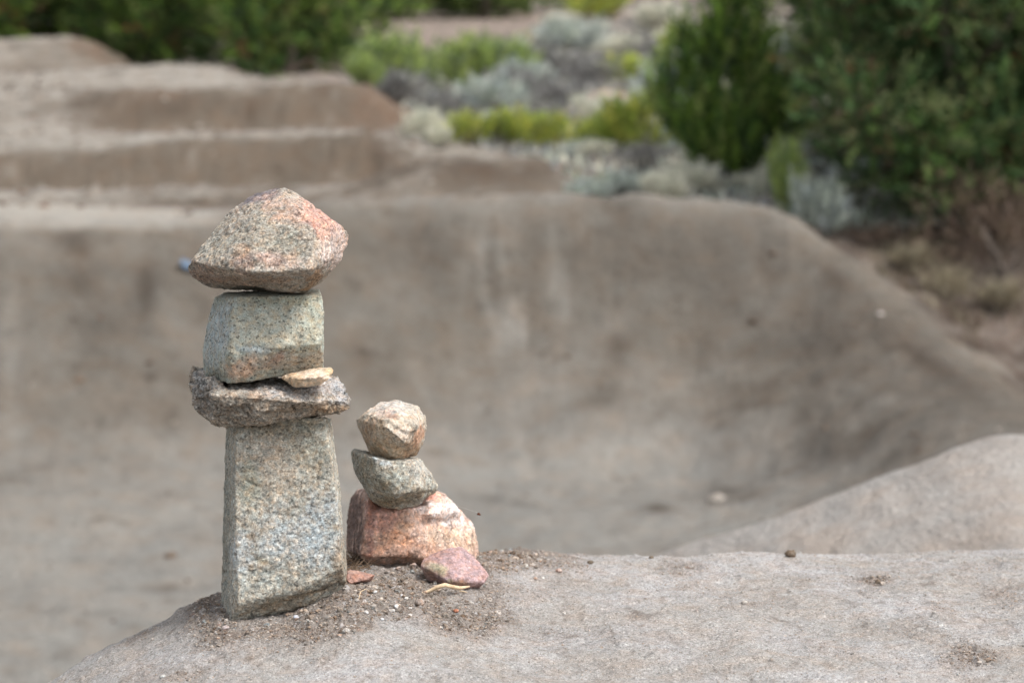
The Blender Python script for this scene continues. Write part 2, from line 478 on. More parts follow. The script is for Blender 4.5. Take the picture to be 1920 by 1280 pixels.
ii = np.arange(nD * nX).reshape(nD, nX)
Fg = np.stack([ii[:-1, :-1], ii[:-1, 1:], ii[1:, 1:], ii[1:, :-1]], -1).reshape(-1, 4)
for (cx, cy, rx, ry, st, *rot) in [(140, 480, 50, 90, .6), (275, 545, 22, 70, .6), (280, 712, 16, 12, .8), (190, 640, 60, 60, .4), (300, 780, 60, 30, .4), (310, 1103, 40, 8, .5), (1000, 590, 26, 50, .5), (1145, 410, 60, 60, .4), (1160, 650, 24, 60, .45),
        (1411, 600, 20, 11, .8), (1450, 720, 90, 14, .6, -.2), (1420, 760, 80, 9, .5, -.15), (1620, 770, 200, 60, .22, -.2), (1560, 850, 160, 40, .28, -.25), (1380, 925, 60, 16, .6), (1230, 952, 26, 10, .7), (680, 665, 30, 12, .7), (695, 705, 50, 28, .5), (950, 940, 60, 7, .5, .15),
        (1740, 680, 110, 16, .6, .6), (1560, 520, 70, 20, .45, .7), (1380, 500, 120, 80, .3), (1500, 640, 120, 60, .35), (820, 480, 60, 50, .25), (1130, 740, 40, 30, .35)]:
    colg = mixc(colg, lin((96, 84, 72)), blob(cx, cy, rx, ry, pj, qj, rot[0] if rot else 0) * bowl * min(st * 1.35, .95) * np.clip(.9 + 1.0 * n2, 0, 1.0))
for (cx, cy, rx, ry, st, *rot) in [(903, 500, 9, 90, .6, -.12), (925, 610, 12, 50, .7, -.35), (1038, 520, 9, 100, .5, -.05), (900, 450, 30, 18, .6), (960, 620, 50, 22, .5, .4), (1150, 600, 34, 22, .6), (820, 780, 10, 90, .4, -.5), (960, 780, 8, 100, .4, -.3), (1060, 760, 8, 90, .35, -.15), (1100, 850, 90, 26, .4),
        (170, 970, 30, 14, .6), (60, 1060, 120, 30, .45, .3), (130, 1190, 160, 16, .45, .35), (20, 640, 16, 120, .5), (340, 960, 60, 22, .4), (1330, 790, 120, 8, .45, -.2), (1250, 830, 120, 8, .4, -.12), (1180, 760, 60, 7, .35, -.3)]:
    colg = mixc(colg, A_pale * 1.15, blob(cx, cy, rx, ry, pj, qj, rot[0] if rot else 0) * bowl * st * np.clip(.9 + 1.2 * fbm(Pg * np.array([1, 1, 1]), 5.0, 3, off=88), 0, 1.0))
shoulder = sstep(1480, 1540, PXg) * sstep(0, .10, Dg - kcD) * (Dg < 13.5)
colg = mixc(colg, lin((94, 82, 73)), shoulder * np.clip(.75 + .8 * n2, 0, 1))
ledge = sstep(0, .12, Dg - kcD) * (1 - sstep(12.5, 12.8, Dg)) * (1 - sstep(380, 470, PXg))
colg = mixc(colg, A_pale * 1.15, ledge * .8)
n3 = fbm(Pg * np.array([1, 1.6, 1.6]), 6.0, 4, off=19)
colg = mixc(colg, A_dark * .8, np.clip(n3 * 1.5 - .55, 0, 1) * .55 * (Dg > 5))
colg = mixc(colg, A_pale, np.clip(-n3 * 1.5 - .6, 0, 1) * .4 * (Dg > 5))
alb = np.where(bowl > 0, .56 - .13 * sstep(-2.05, -1.6, Pg[:, 2]), .70)
alb = alb * (1 + .10 * nrid)
alb = gsm(gsm(alb.reshape(nD, nX), 4, 0), 3, 1).ravel()
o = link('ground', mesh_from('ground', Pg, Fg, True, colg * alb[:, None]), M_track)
tag(o, kind='structure')

# ------------------------------------------------------------------ near mound
MC = [-900, -400, -150, 80, 190, 300, 420, 540, 650, 760, 900, 1050, 1300, 1600, 1920, 2400]
Dc = [2.6, 2.6, 2.62, 2.65, 2.66, 2.68, 2.70, 2.73, 2.78, 2.82, 2.88, 2.95, 3.0, 3.06, 3.1, 3.15]
Pc = [1700, 1480, 1375, 1278, 1213, 1164, 1112, 1075, 1053, 1042, 1037, 1040, 1041, 1034, 1022, 1010]
P26 = [1720, 1500, 1390, 1288, 1230, 1188, 1150, 1137, 1093, 1118, 1152, 1162, 1166, 1164, 1160, 1155]
P235 = [1850, 1620, 1510, 1390, 1340, 1306, 1284, 1276, 1266, 1272, 1278, 1279, 1279, 1277, 1274, 1270]
mpx = np.concatenate([np.geomspace(3200, 620, 22) * -1, np.arange(-600, -20, 12), np.arange(-20, 1945, 2.6), np.arange(1950, 2500, 12), np.geomspace(2510, 5000, 14)])
mD = np.concatenate([np.linspace(0.25, 2.15, 40)[:-1], np.arange(2.15, 3.16, 0.0026), np.linspace(3.165, 3.7, 60), np.linspace(3.75, 6.4, 40)])
dc, pc, p26, p235 = (np.interp(mpx, MC, a) for a in (Dc, Pc, P26, P235))
zc = -dc * tan_down(pc); z26 = -2.6 * tan_down(p26); z235 = -2.35 * tan_down(p235)
z26 = np.where(dc < 2.64, np.maximum(z26, -9), z26)
Zm = np.empty((len(mD), len(mpx)))
for c in range(len(mpx)):
    d0 = dc[c]
    D26 = min(2.6, d0 - 0.06)
    z2 = z26[c] if D26 == 2.6 else z26[c] + 0.003
    ks = [0.2, 1.6, 2.1, 2.35, D26, d0, d0 + .10, d0 + .22, d0 + .5, d0 + 1.3, d0 + 3.6]
    zs = [z235[c] - .16, z235[c] - .03, z235[c] - .002, z235[c], z2, zc[c], zc[c] - .030, zc[c] - .085, zc[c] - .26, zc[c] - 0.95, zc[c] - 2.4]
    Zm[:, c] = np.interp(mD, ks, zs)
Zm = gsm(gsm(Zm, 9, 0), 7, 1)
ms = (mpx - 960.0) / F / math.cos(PITCH)
Xm = ms[None, :] * mD[:, None]; Ym = np.repeat(mD[:, None], len(mpx), 1)
Pm = np.stack([Xm.ravel(), Ym.ravel(), Zm.ravel()], 1)
mp, mq = project(Pm)
# loosened soil round the stones
wn_ = fbm(Pm * np.array([1, .6, 1]), 14, 4, off=8)
def loose_mask(px, py, w):
    l = blob(750, 1105, 200, 56, px, py, -0.06) * 1.0 + blob(950, 1052, 120, 20, px, py) * 1.2 + blob(385, 1150, 62, 34, px, py, -0.45) * 1.1 + blob(560, 1175, 190, 40, px, py, -0.25) * .9 + blob(860, 1165, 90, 34, px, py) * .8 \
        + blob(1640, 1088, 50, 14, px, py) * .55 + blob(1890, 1125, 60, 20, px, py) * .45 + blob(1830, 1225, 70, 26, px, py) * .65 + blob(905, 1170, 50, 16, px, py) * .5 + blob(1310, 1062, 40, 8, px, py) * .4 + blob(1370, 1262, 30, 8, px, py) * .35
    return sstep(0.05, 1.05, l + 0.55 * w)
loose = loose_mask(mp, mq, wn_)
near = sstep(2.1, 2.3, Pm[:, 1]) * (1 - sstep(3.25, 3.6, Pm[:, 1]))
d = fbm(Pm, 5, 3) * 0.006 + fbm(Pm, 22, 4, off=3) * 0.0022
fine = fbm(Pm, 90, 4, gain=.6, off=9)
f1, f2, cid = worley(Pm, 150)
f1b, f2b, cidb = worley(Pm, 60, off=4)
hgt = _jit[cid][:, 0]
d = d + fine * (0.0007 + 0.0016 * loose) + loose * (np.clip(0.55 - f1, 0, 1) * hgt * 0.0070 + np.clip(.5 - f1b, 0, 1) * _jit[cidb][:, 1] ** 3 * 0.018)
d = d + near * np.clip(fbm(Pm, 38, 4, off=60) - 0.55, 0, 1) * 0.006
d = d + (blob(960, 1048, 95, 16) * .006 + blob(385, 1150, 50, 26, rot=-.45) * .008 + blob(600, 1150, 90, 20, rot=-.3) * .003) * (1 + wn_ * .7)
d = d - sstep(0.62, .9, fbm(Pm * np.array([.7, 1.3, 1]), 30, 4, off=70)) * near * .0022
Pm[:, 2] += d
Zmm = Pm[:, 2].reshape(Zm.shape)
B0 = lin((182, 177, 171)); B_loose = lin((152, 141, 132)); B_pale = lin((198, 194, 192)); B_dark = lin((118, 104, 92)); B_yel = lin((184, 172, 158))
colm = np.tile(B0, (len(Pm), 1))
m1 = fbm(Pm, 9, 5, off=2); m2 = fbm(Pm * np.array([1, .6, 1]), 60, 5, off=12)
colm = mixc(colm, B_pale, np.clip(0.25 + m1 * 1.0, 0, 1) * .7)
colm = mixc(colm, B_yel, np.clip(-m1 * 1.0, 0, 1) * .3)
colm = mixc(colm, B_dark, np.clip(m2 * 1.9 - .75, 0, 1) * .5)
m3 = fbm(Pm * np.array([1, .6, 1]), 190, 3, off=15)
colm = mixc(colm, B_dark, np.clip(m3 * 1.6 - .5, 0, 1) * .45)
colm = mixc(colm, B_pale, np.clip(-m3 * 1.6 - .6, 0, 1) * .6)
colm = mixc(colm, B_loose, loose * .9)
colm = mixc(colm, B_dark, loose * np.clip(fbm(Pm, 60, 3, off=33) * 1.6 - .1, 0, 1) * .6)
colm = mixc(colm, B_pale, loose * (hgt > .86) * (f1 < .4) * .9)
colm = mixc(colm, lin((180, 150, 134)), loose * ((hgt < .05) & (f1 < .4)) * .7)
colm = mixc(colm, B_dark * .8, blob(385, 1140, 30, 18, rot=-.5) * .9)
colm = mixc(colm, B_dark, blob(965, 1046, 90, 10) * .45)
ii = np.arange(Zm.size).reshape(Zm.shape)
Fm = np.stack([ii[:-1, :-1], ii[:-1, 1:], ii[1:, 1:], ii[1:, :-1]], -1).reshape(-1, 4)
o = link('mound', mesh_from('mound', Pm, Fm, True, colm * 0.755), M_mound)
tag(o, kind='structure')

def mound_z(x, y):
    s = x / y * F * math.cos(PITCH) + 960
    c = np.clip(np.interp(s, mpx, np.arange(len(mpx))), 0, len(mpx) - 1.001)
    r = np.clip(np.interp(y, mD, np.arange(len(mD))), 0, len(mD) - 1.001)
    ci, ri = np.int64(c), np.int64(r)
    fc, fr = c - ci, r - ri
    return ((Zmm[ri, ci] * (1 - fc) + Zmm[ri, ci + 1] * fc) * (1 - fr) + (Zmm[ri + 1, ci] * (1 - fc) + Zmm[ri + 1, ci + 1] * fc) * fr)

def mound_hit(px, py):
    for y in np.arange(2.1, 3.3, 0.004):
        q = Q(px, py, y)
        if q.z < mound_z(q.x, q.y):
            return y
    return 3.2

# ------------------------------------------------------------------ rocks
def hull_bm(bm, pts, Y0):
    b2 = bmesh.new()
    for px, py, d in pts:
        b2.verts.new(Q(px, py, Y0 + d))
    r = bmesh.ops.convex_hull(b2, input=b2.verts)
    junk = [g for g in r['geom_interior'] + r['geom_unused'] if isinstance(g, bmesh.types.BMVert)]
    bmesh.ops.delete(b2, geom=list(set(junk)), context='VERTS')
    bmesh.ops.recalc_face_normals(b2, faces=b2.faces)
    tmp = bpy.data.meshes.new('t'); b2.to_mesh(tmp); b2.free()
    bm.from_mesh(tmp); bpy.data.meshes.remove(tmp)

def make_rock(name, hulls, Y0, mat, base, patches=(), amp=0.0016, mid=0.0025, big=0.003, lay=0.0, crack=0.0, vox=0.0015, smooth=4, seed=0.0, rough_at=None, label='', cat='rock', group=None, facet=0.0, dents=()):
    bm = bmesh.new()
    for h in hulls: hull_bm(bm, h, Y0)
    me = bpy.data.meshes.new(name); bm.to_mesh(me); bm.free()
    o = bpy.data.objects.new(name, me); sc.collection.objects.link(o)
    m = o.modifiers.new('r', 'REMESH'); m.mode = 'VOXEL'; m.voxel_size = vox
    m = o.modifiers.new('s', 'SMOOTH'); m.iterations = smooth; m.factor = 0.5
    dg = bpy.context.evaluated_depsgraph_get()
    me2 = bpy.data.meshes.new_from_object(o.evaluated_get(dg))
    bpy.data.objects.remove(o); bpy.data.meshes.remove(me)
    n = len(me2.vertices)
    P = np.empty(n * 3); me2.vertices.foreach_get('co', P); P = P.reshape(-1, 3)
    N = np.empty(n * 3); me2.vertex_normals.foreach_get('vector', N); N = N.reshape(-1, 3)
    S = P + seed
    px, py = project(P)
    rr = np.ones(n)
    if rough_at is not None:
        rr = 1 + rough_at[4] * blob(*rough_at[:4], px=px, py=py)
    # chipped facets: each cell is a slightly tilted plane
    dd = fbm(S, 11, 3) * big + fbm(S, 45, 4, gain=.6) * mid * rr + fbm(S, 190, 4, gain=.65) * amp * rr
    if facet:
        a1, a2, ci = worley(S + 0.012 * np.stack([perlin(S * 40), perlin(S * 40 + 9), perlin(S * 40 + 21)], 1), 32, off=3)
        tl = (_jit[ci] - .5) * 2
        dd += facet * rr * ((S * 32 - np.floor(S * 32) - .5) * 0 + 0).sum(1)
        dd += facet * rr * (tl[:, 0] * .5 + (a1 - .5) * .9 * tl[:, 1]) - facet * .35 * (1 - sstep(0, .07, a2 - a1)) * rr
        b1, b2_, cj = worley(S, 85, off=13)
        tl2 = _jit[cj] - .5
        dd += facet * .45 * rr * (tl2[:, 0] + (b1 - .5) * tl2[:, 1] * 2)
    if lay:
        L = S * np.array([.45, .45, 2.4])
        dd += lay * rr * (ridged(L + 0.02 * fbm(S, 25, 2)[:, None], 30, 4) - 1.2) * .6
    cr = 0
    if crack:
        R = 1 - np.abs(perlin(S * 24 + 5 + .7 * fbm(S, 60, 3)[:, None])) * 2
        cr = sstep(.90, .985, R)
        dd -= crack * cr
    for (cx, cy, rx, ry, dep, *rot) in dents:
        dd -= dep * blob(cx, cy, rx, ry, px, py, rot[0] if rot else 0.0) * (N[:, 1] < .4)
    P2 = P + N * dd[:, None]
    me2.vertices.foreach_set('co', P2.ravel())
    # colour
    col = np.tile(lin(base), (n, 1))
    wob = fbm(S, 40, 4, gain=.65, off=6)
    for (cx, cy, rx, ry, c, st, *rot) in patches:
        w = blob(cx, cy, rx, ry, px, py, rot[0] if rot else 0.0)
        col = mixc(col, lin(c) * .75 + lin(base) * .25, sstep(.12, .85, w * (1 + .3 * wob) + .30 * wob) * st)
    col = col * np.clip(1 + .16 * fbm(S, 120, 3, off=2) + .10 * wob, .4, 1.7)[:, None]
    if crack: col = col * (1 - .45 * cr)[:, None]
    c0 = P2.mean(0)
    loc = Vector((c0[0], c0[1], P2[:, 2].min()))
    me2.vertices.foreach_set('co', (P2 - np.array(loc)).ravel())
    paint(me2, np.minimum(col * 1.0, .9))
    me2.polygons.foreach_set('use_smooth', np.full(len(me2.polygons), True))
    me2.materials.clear(); me2.update(); me2.name = name
    o = link(name, me2, mat); o.location = loc
    return tag(o, label, cat, group)

G1, G2 = 'stones of the tall cairn', 'stones of the small cairn'
Y0 = 2.6
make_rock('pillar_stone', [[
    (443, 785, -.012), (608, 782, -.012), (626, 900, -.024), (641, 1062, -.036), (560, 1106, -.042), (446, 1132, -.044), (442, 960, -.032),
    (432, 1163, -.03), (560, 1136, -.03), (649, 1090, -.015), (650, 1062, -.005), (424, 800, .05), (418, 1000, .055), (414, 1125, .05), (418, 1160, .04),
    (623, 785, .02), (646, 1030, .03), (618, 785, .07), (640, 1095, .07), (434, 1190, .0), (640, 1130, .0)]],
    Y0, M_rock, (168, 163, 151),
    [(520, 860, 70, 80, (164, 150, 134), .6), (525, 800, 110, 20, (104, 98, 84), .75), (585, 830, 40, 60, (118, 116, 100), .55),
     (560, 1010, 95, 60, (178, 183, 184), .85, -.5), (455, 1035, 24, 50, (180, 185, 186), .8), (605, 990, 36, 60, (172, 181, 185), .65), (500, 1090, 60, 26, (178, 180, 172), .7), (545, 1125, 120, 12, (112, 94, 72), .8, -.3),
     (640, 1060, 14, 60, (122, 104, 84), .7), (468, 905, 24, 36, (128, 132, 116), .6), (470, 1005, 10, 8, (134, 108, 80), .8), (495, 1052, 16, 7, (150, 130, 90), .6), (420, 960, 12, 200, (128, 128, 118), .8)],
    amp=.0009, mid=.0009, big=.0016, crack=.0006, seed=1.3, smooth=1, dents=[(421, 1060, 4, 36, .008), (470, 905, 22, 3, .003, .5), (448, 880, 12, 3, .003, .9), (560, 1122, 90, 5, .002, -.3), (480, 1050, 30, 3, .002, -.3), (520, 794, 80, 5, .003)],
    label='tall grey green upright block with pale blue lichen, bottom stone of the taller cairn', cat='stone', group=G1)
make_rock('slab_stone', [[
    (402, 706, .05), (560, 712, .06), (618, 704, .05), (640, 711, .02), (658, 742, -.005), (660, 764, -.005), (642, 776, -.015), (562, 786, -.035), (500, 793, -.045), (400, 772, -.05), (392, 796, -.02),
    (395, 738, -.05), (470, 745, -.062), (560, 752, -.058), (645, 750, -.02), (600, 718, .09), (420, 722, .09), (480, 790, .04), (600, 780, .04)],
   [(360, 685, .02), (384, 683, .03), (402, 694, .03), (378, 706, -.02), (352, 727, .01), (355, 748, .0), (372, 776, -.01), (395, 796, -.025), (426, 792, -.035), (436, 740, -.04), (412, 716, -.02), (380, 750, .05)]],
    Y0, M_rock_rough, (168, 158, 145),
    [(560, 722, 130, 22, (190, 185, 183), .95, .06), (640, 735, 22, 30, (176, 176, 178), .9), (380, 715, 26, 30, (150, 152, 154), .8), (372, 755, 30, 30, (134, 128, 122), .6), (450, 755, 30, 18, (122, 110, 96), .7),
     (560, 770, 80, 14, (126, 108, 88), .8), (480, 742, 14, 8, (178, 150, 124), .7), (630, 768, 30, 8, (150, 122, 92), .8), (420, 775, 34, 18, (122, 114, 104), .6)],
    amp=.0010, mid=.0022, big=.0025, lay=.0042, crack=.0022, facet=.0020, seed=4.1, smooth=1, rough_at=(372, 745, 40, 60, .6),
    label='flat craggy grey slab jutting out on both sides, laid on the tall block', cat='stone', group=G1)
make_rock('block_stone', [[
    (403, 558, .02), (424, 547, .05), (600, 541, .05), (603, 556, -.018), (607, 580, -.018), (608, 640, -.028), (606, 690, -.012), (598, 696, -.012), (500, 709, -.026), (441, 719, -.034), (384, 714, .01), (380, 662, .02),
    (388, 612, .02), (441, 556, -.022), (434, 600, -.036), (427, 662, -.044), (520, 652, -.048), (600, 644, -.036), (410, 556, .09), (600, 545, .08), (386, 700, .09), (600, 690, .08)]],
    Y0, M_rock_spot, (166, 166, 153),
    [(408, 620, 25, 80, (168, 174, 174), .9, .12), (462, 690, 42, 22, (196, 164, 142), .95, -.1), (535, 560, 80, 14, (138, 138, 118), .7), (560, 675, 80, 18, (164, 150, 136), .8, -.1), (540, 635, 40, 22, (158, 144, 122), .5),
     (470, 655, 28, 8, (174, 182, 184), .8, .1), (525, 668, 16, 8, (180, 136, 116), .7, -.6), (585, 610, 22, 50, (160, 156, 134), .5), (590, 552, 20, 10, (110, 104, 90), .6), (400, 700, 18, 16, (136, 134, 122), .7)],
    amp=.0007, mid=.0009, big=.0012, seed=7.7, smooth=1, dents=[(500, 655, 50, 3, .0015, .15)],
    label='squarish grey green block with an orange lower corner, between slab and cap', cat='stone', group=G1)
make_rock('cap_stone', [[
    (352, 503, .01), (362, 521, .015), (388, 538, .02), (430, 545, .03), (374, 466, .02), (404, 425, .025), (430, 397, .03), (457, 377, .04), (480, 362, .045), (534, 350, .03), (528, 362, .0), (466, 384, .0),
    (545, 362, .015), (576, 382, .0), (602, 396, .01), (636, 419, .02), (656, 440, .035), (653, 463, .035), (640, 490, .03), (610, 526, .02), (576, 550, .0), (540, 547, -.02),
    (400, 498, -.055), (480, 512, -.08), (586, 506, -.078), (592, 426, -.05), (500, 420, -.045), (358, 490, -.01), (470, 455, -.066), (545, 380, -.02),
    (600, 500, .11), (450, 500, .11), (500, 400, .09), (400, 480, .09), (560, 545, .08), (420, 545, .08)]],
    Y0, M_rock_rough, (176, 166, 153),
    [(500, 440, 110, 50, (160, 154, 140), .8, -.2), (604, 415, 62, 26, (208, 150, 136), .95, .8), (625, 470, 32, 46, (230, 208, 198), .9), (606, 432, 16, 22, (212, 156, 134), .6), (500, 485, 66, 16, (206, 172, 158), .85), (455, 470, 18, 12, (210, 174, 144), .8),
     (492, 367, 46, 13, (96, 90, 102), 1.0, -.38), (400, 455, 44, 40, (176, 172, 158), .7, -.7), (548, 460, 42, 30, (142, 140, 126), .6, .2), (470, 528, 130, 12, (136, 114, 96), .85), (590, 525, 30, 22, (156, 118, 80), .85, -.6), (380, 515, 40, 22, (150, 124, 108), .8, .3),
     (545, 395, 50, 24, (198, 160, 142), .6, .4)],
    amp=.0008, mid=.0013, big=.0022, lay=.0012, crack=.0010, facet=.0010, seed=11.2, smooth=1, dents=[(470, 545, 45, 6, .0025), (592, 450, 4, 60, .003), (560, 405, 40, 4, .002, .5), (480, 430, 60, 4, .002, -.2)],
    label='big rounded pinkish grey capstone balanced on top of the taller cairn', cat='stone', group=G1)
make_rock('wedge_stone', [[
    (527, 707, -.03), (545, 702, -.035), (585, 693, -.03), (604, 689, -.01), (622, 690, -.03), (625, 697, -.035), (617, 709, -.042), (600, 721, -.046), (572, 726, -.05), (552, 726, -.052), (560, 710, -.058), (600, 706, -.056), (540, 700, .01), (610, 694, .01), (560, 718, .0), (600, 714, .0)]],
    Y0, M_rock_fine, (208, 188, 164), [(550, 712, 20, 12, (190, 160, 126), .9), (590, 704, 24, 10, (216, 198, 182), .8), (618, 695, 8, 8, (190, 164, 122), .8)],
    amp=.0007, mid=.0009, big=.001, vox=.0011, seed=2.2, smooth=1, facet=.0005,
    label='small flat cream wedge stone poking out between the block and the slab', cat='stone', group=G1)
# small cairn
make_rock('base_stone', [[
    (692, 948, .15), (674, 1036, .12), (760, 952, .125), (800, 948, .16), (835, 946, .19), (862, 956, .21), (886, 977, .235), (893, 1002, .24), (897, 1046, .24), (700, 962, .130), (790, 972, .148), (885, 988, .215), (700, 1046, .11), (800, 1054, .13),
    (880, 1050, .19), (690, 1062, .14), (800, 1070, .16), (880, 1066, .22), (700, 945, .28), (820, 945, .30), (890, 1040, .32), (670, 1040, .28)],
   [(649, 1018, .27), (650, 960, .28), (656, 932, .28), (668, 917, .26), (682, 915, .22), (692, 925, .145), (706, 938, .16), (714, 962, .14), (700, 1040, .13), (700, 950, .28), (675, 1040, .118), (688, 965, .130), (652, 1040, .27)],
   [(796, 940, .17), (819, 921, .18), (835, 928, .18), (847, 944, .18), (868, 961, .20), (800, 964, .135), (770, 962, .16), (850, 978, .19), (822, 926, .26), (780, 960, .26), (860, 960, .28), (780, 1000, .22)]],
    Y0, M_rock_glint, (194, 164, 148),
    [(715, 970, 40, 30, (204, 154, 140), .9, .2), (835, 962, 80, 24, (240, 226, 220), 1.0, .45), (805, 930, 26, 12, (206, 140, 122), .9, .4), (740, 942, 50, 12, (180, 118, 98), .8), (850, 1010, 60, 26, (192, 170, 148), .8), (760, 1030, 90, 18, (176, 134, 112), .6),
     (740, 1010, 30, 20, (208, 150, 110), .6), (662, 980, 22, 85, (50, 30, 27), 1.0), (760, 985, 26, 12, (150, 118, 84), .6), (694, 985, 8, 60, (170, 122, 112), .6)],  # near-black patch paints the shade of the left side into the stone colour
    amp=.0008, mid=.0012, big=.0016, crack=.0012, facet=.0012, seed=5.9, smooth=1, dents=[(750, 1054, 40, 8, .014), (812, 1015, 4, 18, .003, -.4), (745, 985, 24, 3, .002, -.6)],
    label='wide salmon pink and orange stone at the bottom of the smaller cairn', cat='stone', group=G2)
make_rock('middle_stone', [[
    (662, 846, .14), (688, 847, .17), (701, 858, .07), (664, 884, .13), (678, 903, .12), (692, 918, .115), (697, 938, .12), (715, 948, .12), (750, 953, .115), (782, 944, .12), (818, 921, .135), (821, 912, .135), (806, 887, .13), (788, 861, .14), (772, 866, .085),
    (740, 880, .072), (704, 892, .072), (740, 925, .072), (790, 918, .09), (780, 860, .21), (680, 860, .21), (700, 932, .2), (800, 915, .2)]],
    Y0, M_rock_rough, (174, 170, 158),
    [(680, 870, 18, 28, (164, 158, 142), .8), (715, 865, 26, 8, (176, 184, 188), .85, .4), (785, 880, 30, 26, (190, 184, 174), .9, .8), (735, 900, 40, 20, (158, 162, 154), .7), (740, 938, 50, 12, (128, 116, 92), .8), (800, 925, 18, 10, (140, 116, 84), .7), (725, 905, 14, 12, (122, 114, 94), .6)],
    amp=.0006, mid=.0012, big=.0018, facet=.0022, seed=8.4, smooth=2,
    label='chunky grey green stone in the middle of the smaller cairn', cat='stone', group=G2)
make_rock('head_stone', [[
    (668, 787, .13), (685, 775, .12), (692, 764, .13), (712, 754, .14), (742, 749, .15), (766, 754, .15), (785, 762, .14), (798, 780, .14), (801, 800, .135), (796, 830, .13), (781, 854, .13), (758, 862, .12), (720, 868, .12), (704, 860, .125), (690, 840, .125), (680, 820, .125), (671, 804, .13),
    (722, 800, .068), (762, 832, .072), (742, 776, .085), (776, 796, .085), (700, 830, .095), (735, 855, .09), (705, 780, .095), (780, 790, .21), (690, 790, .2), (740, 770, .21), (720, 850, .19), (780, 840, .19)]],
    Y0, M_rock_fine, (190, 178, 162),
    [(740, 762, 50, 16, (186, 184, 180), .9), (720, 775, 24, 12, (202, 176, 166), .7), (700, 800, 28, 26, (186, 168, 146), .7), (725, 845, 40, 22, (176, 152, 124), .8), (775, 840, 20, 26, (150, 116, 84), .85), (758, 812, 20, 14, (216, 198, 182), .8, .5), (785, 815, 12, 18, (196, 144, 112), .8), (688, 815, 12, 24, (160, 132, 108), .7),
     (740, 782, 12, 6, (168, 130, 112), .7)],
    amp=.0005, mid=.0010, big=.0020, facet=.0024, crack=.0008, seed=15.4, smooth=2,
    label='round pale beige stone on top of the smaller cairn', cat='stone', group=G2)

# loose stones at the foot, set on the soil by their own front edge
def seated(pts, px, py, **kw):
    y = mound_hit(px, py)
    return make_rock(hulls=[pts], Y0=y, **kw)
seated([(787, 1060, 0.019), (792, 1048, 0.028), (812, 1036, 0.039), (845, 1026, 0.041), (866, 1023, 0.041), (886, 1038, 0.036), (905, 1058, 0.030), (918, 1077, 0.022), (909, 1091, 0.011), (880, 1092, 0.003), (857, 1079, 0.000), (846, 1046, 0.018),
        (802, 1056, 0.012), (800, 1064, 0.006), (844, 1091, -0.003), (850, 1103, 0.003), (872, 1103, 0.007), (800, 1086, 0.017), (830, 1100, 0.011), (870, 1110, 0.022), (900, 1100, 0.033)], 850, 1104,
       name='loose_stone', mat=M_rock_fine, base=(176, 148, 146),
       patches=[(822, 1068, 26, 12, (140, 138, 108), 1.0, .5), (815, 1040, 30, 12, (168, 136, 126), .7, -.2), (860, 1093, 26, 8, (116, 88, 60), 1.0), (812, 1082, 22, 14, (104, 84, 72), .8, .5), (885, 1060, 26, 20, (190, 164, 162), .5), (843, 1088, 8, 5, (150, 152, 112), .7)],
       amp=.0004, mid=.0008, big=.0012, vox=.0011, smooth=1, facet=.0005, seed=3.1,
       label='angular mauve pink stone with an olive facet leaning at the foot of the smaller cairn', cat='stone')
seated([(649, 1070, .03), (656, 1066, .04), (680, 1071, .04), (704, 1077, .03), (690, 1086, .01), (655, 1094, -.002), (649, 1085, .0), (652, 1074, .004), (700, 1078, .014), (660, 1100, .02), (695, 1092, .03)], 652, 1095,
       name='red_chip', mat=M_rock_fine, base=(164, 130, 118), patches=[(665, 1070, 24, 5, (176, 150, 138), .7)],
       amp=.0004, mid=.0006, big=.0006, vox=.0009, smooth=1, seed=6.6, label='small flat brick red chip half buried beside the tall block', cat='stone')
CL = 'crumbs of pale soil'
for k, (cx, cy, r, lb) in enumerate([(776, 1062, 13, 'larger pale soil crumb under the front of the pink base stone'), (748, 1066, 8, 'smaller pale soil crumb just left of the larger crumb under the pink stone')]):
    pts = []
    for a in range(14):
        th, ph = random.random() * 6.28, random.random() * 3.14
        pts.append((cx + r * math.cos(th) * math.sin(ph) * random.uniform(.8, 1), cy - .8 * r * math.cos(ph) * random.uniform(.8, 1), .0006 * r * math.sin(th) * math.sin(ph)))
    y = mound_hit(cx, cy + r * .8)
    make_rock('soil_crumb', [pts], y, M_rock_fine, (168, 154, 146), amp=.0008, mid=.0012, big=.001, vox=.0009, smooth=1, seed=k, label=lb, cat='soil clod', group=CL)

# ------------------------------------------------------------------ pebbles and gravel
ico = bmesh.new(); bmesh.ops.create_icosphere(ico, subdivisions=2, radius=1)
icoV = np.array([v.co[:] for v in ico.verts]); icoF = np.array([[v.index for v in f.verts] for f in ico.faces]); ico.free()
i1 = bmesh.new(); bmesh.ops.create_icosphere(i1, subdivisions=1, radius=1)
i1V = np.array([v.co[:] for v in i1.verts]); i1F = np.array([[v.index for v in f.verts] for f in i1.faces]); i1.free()

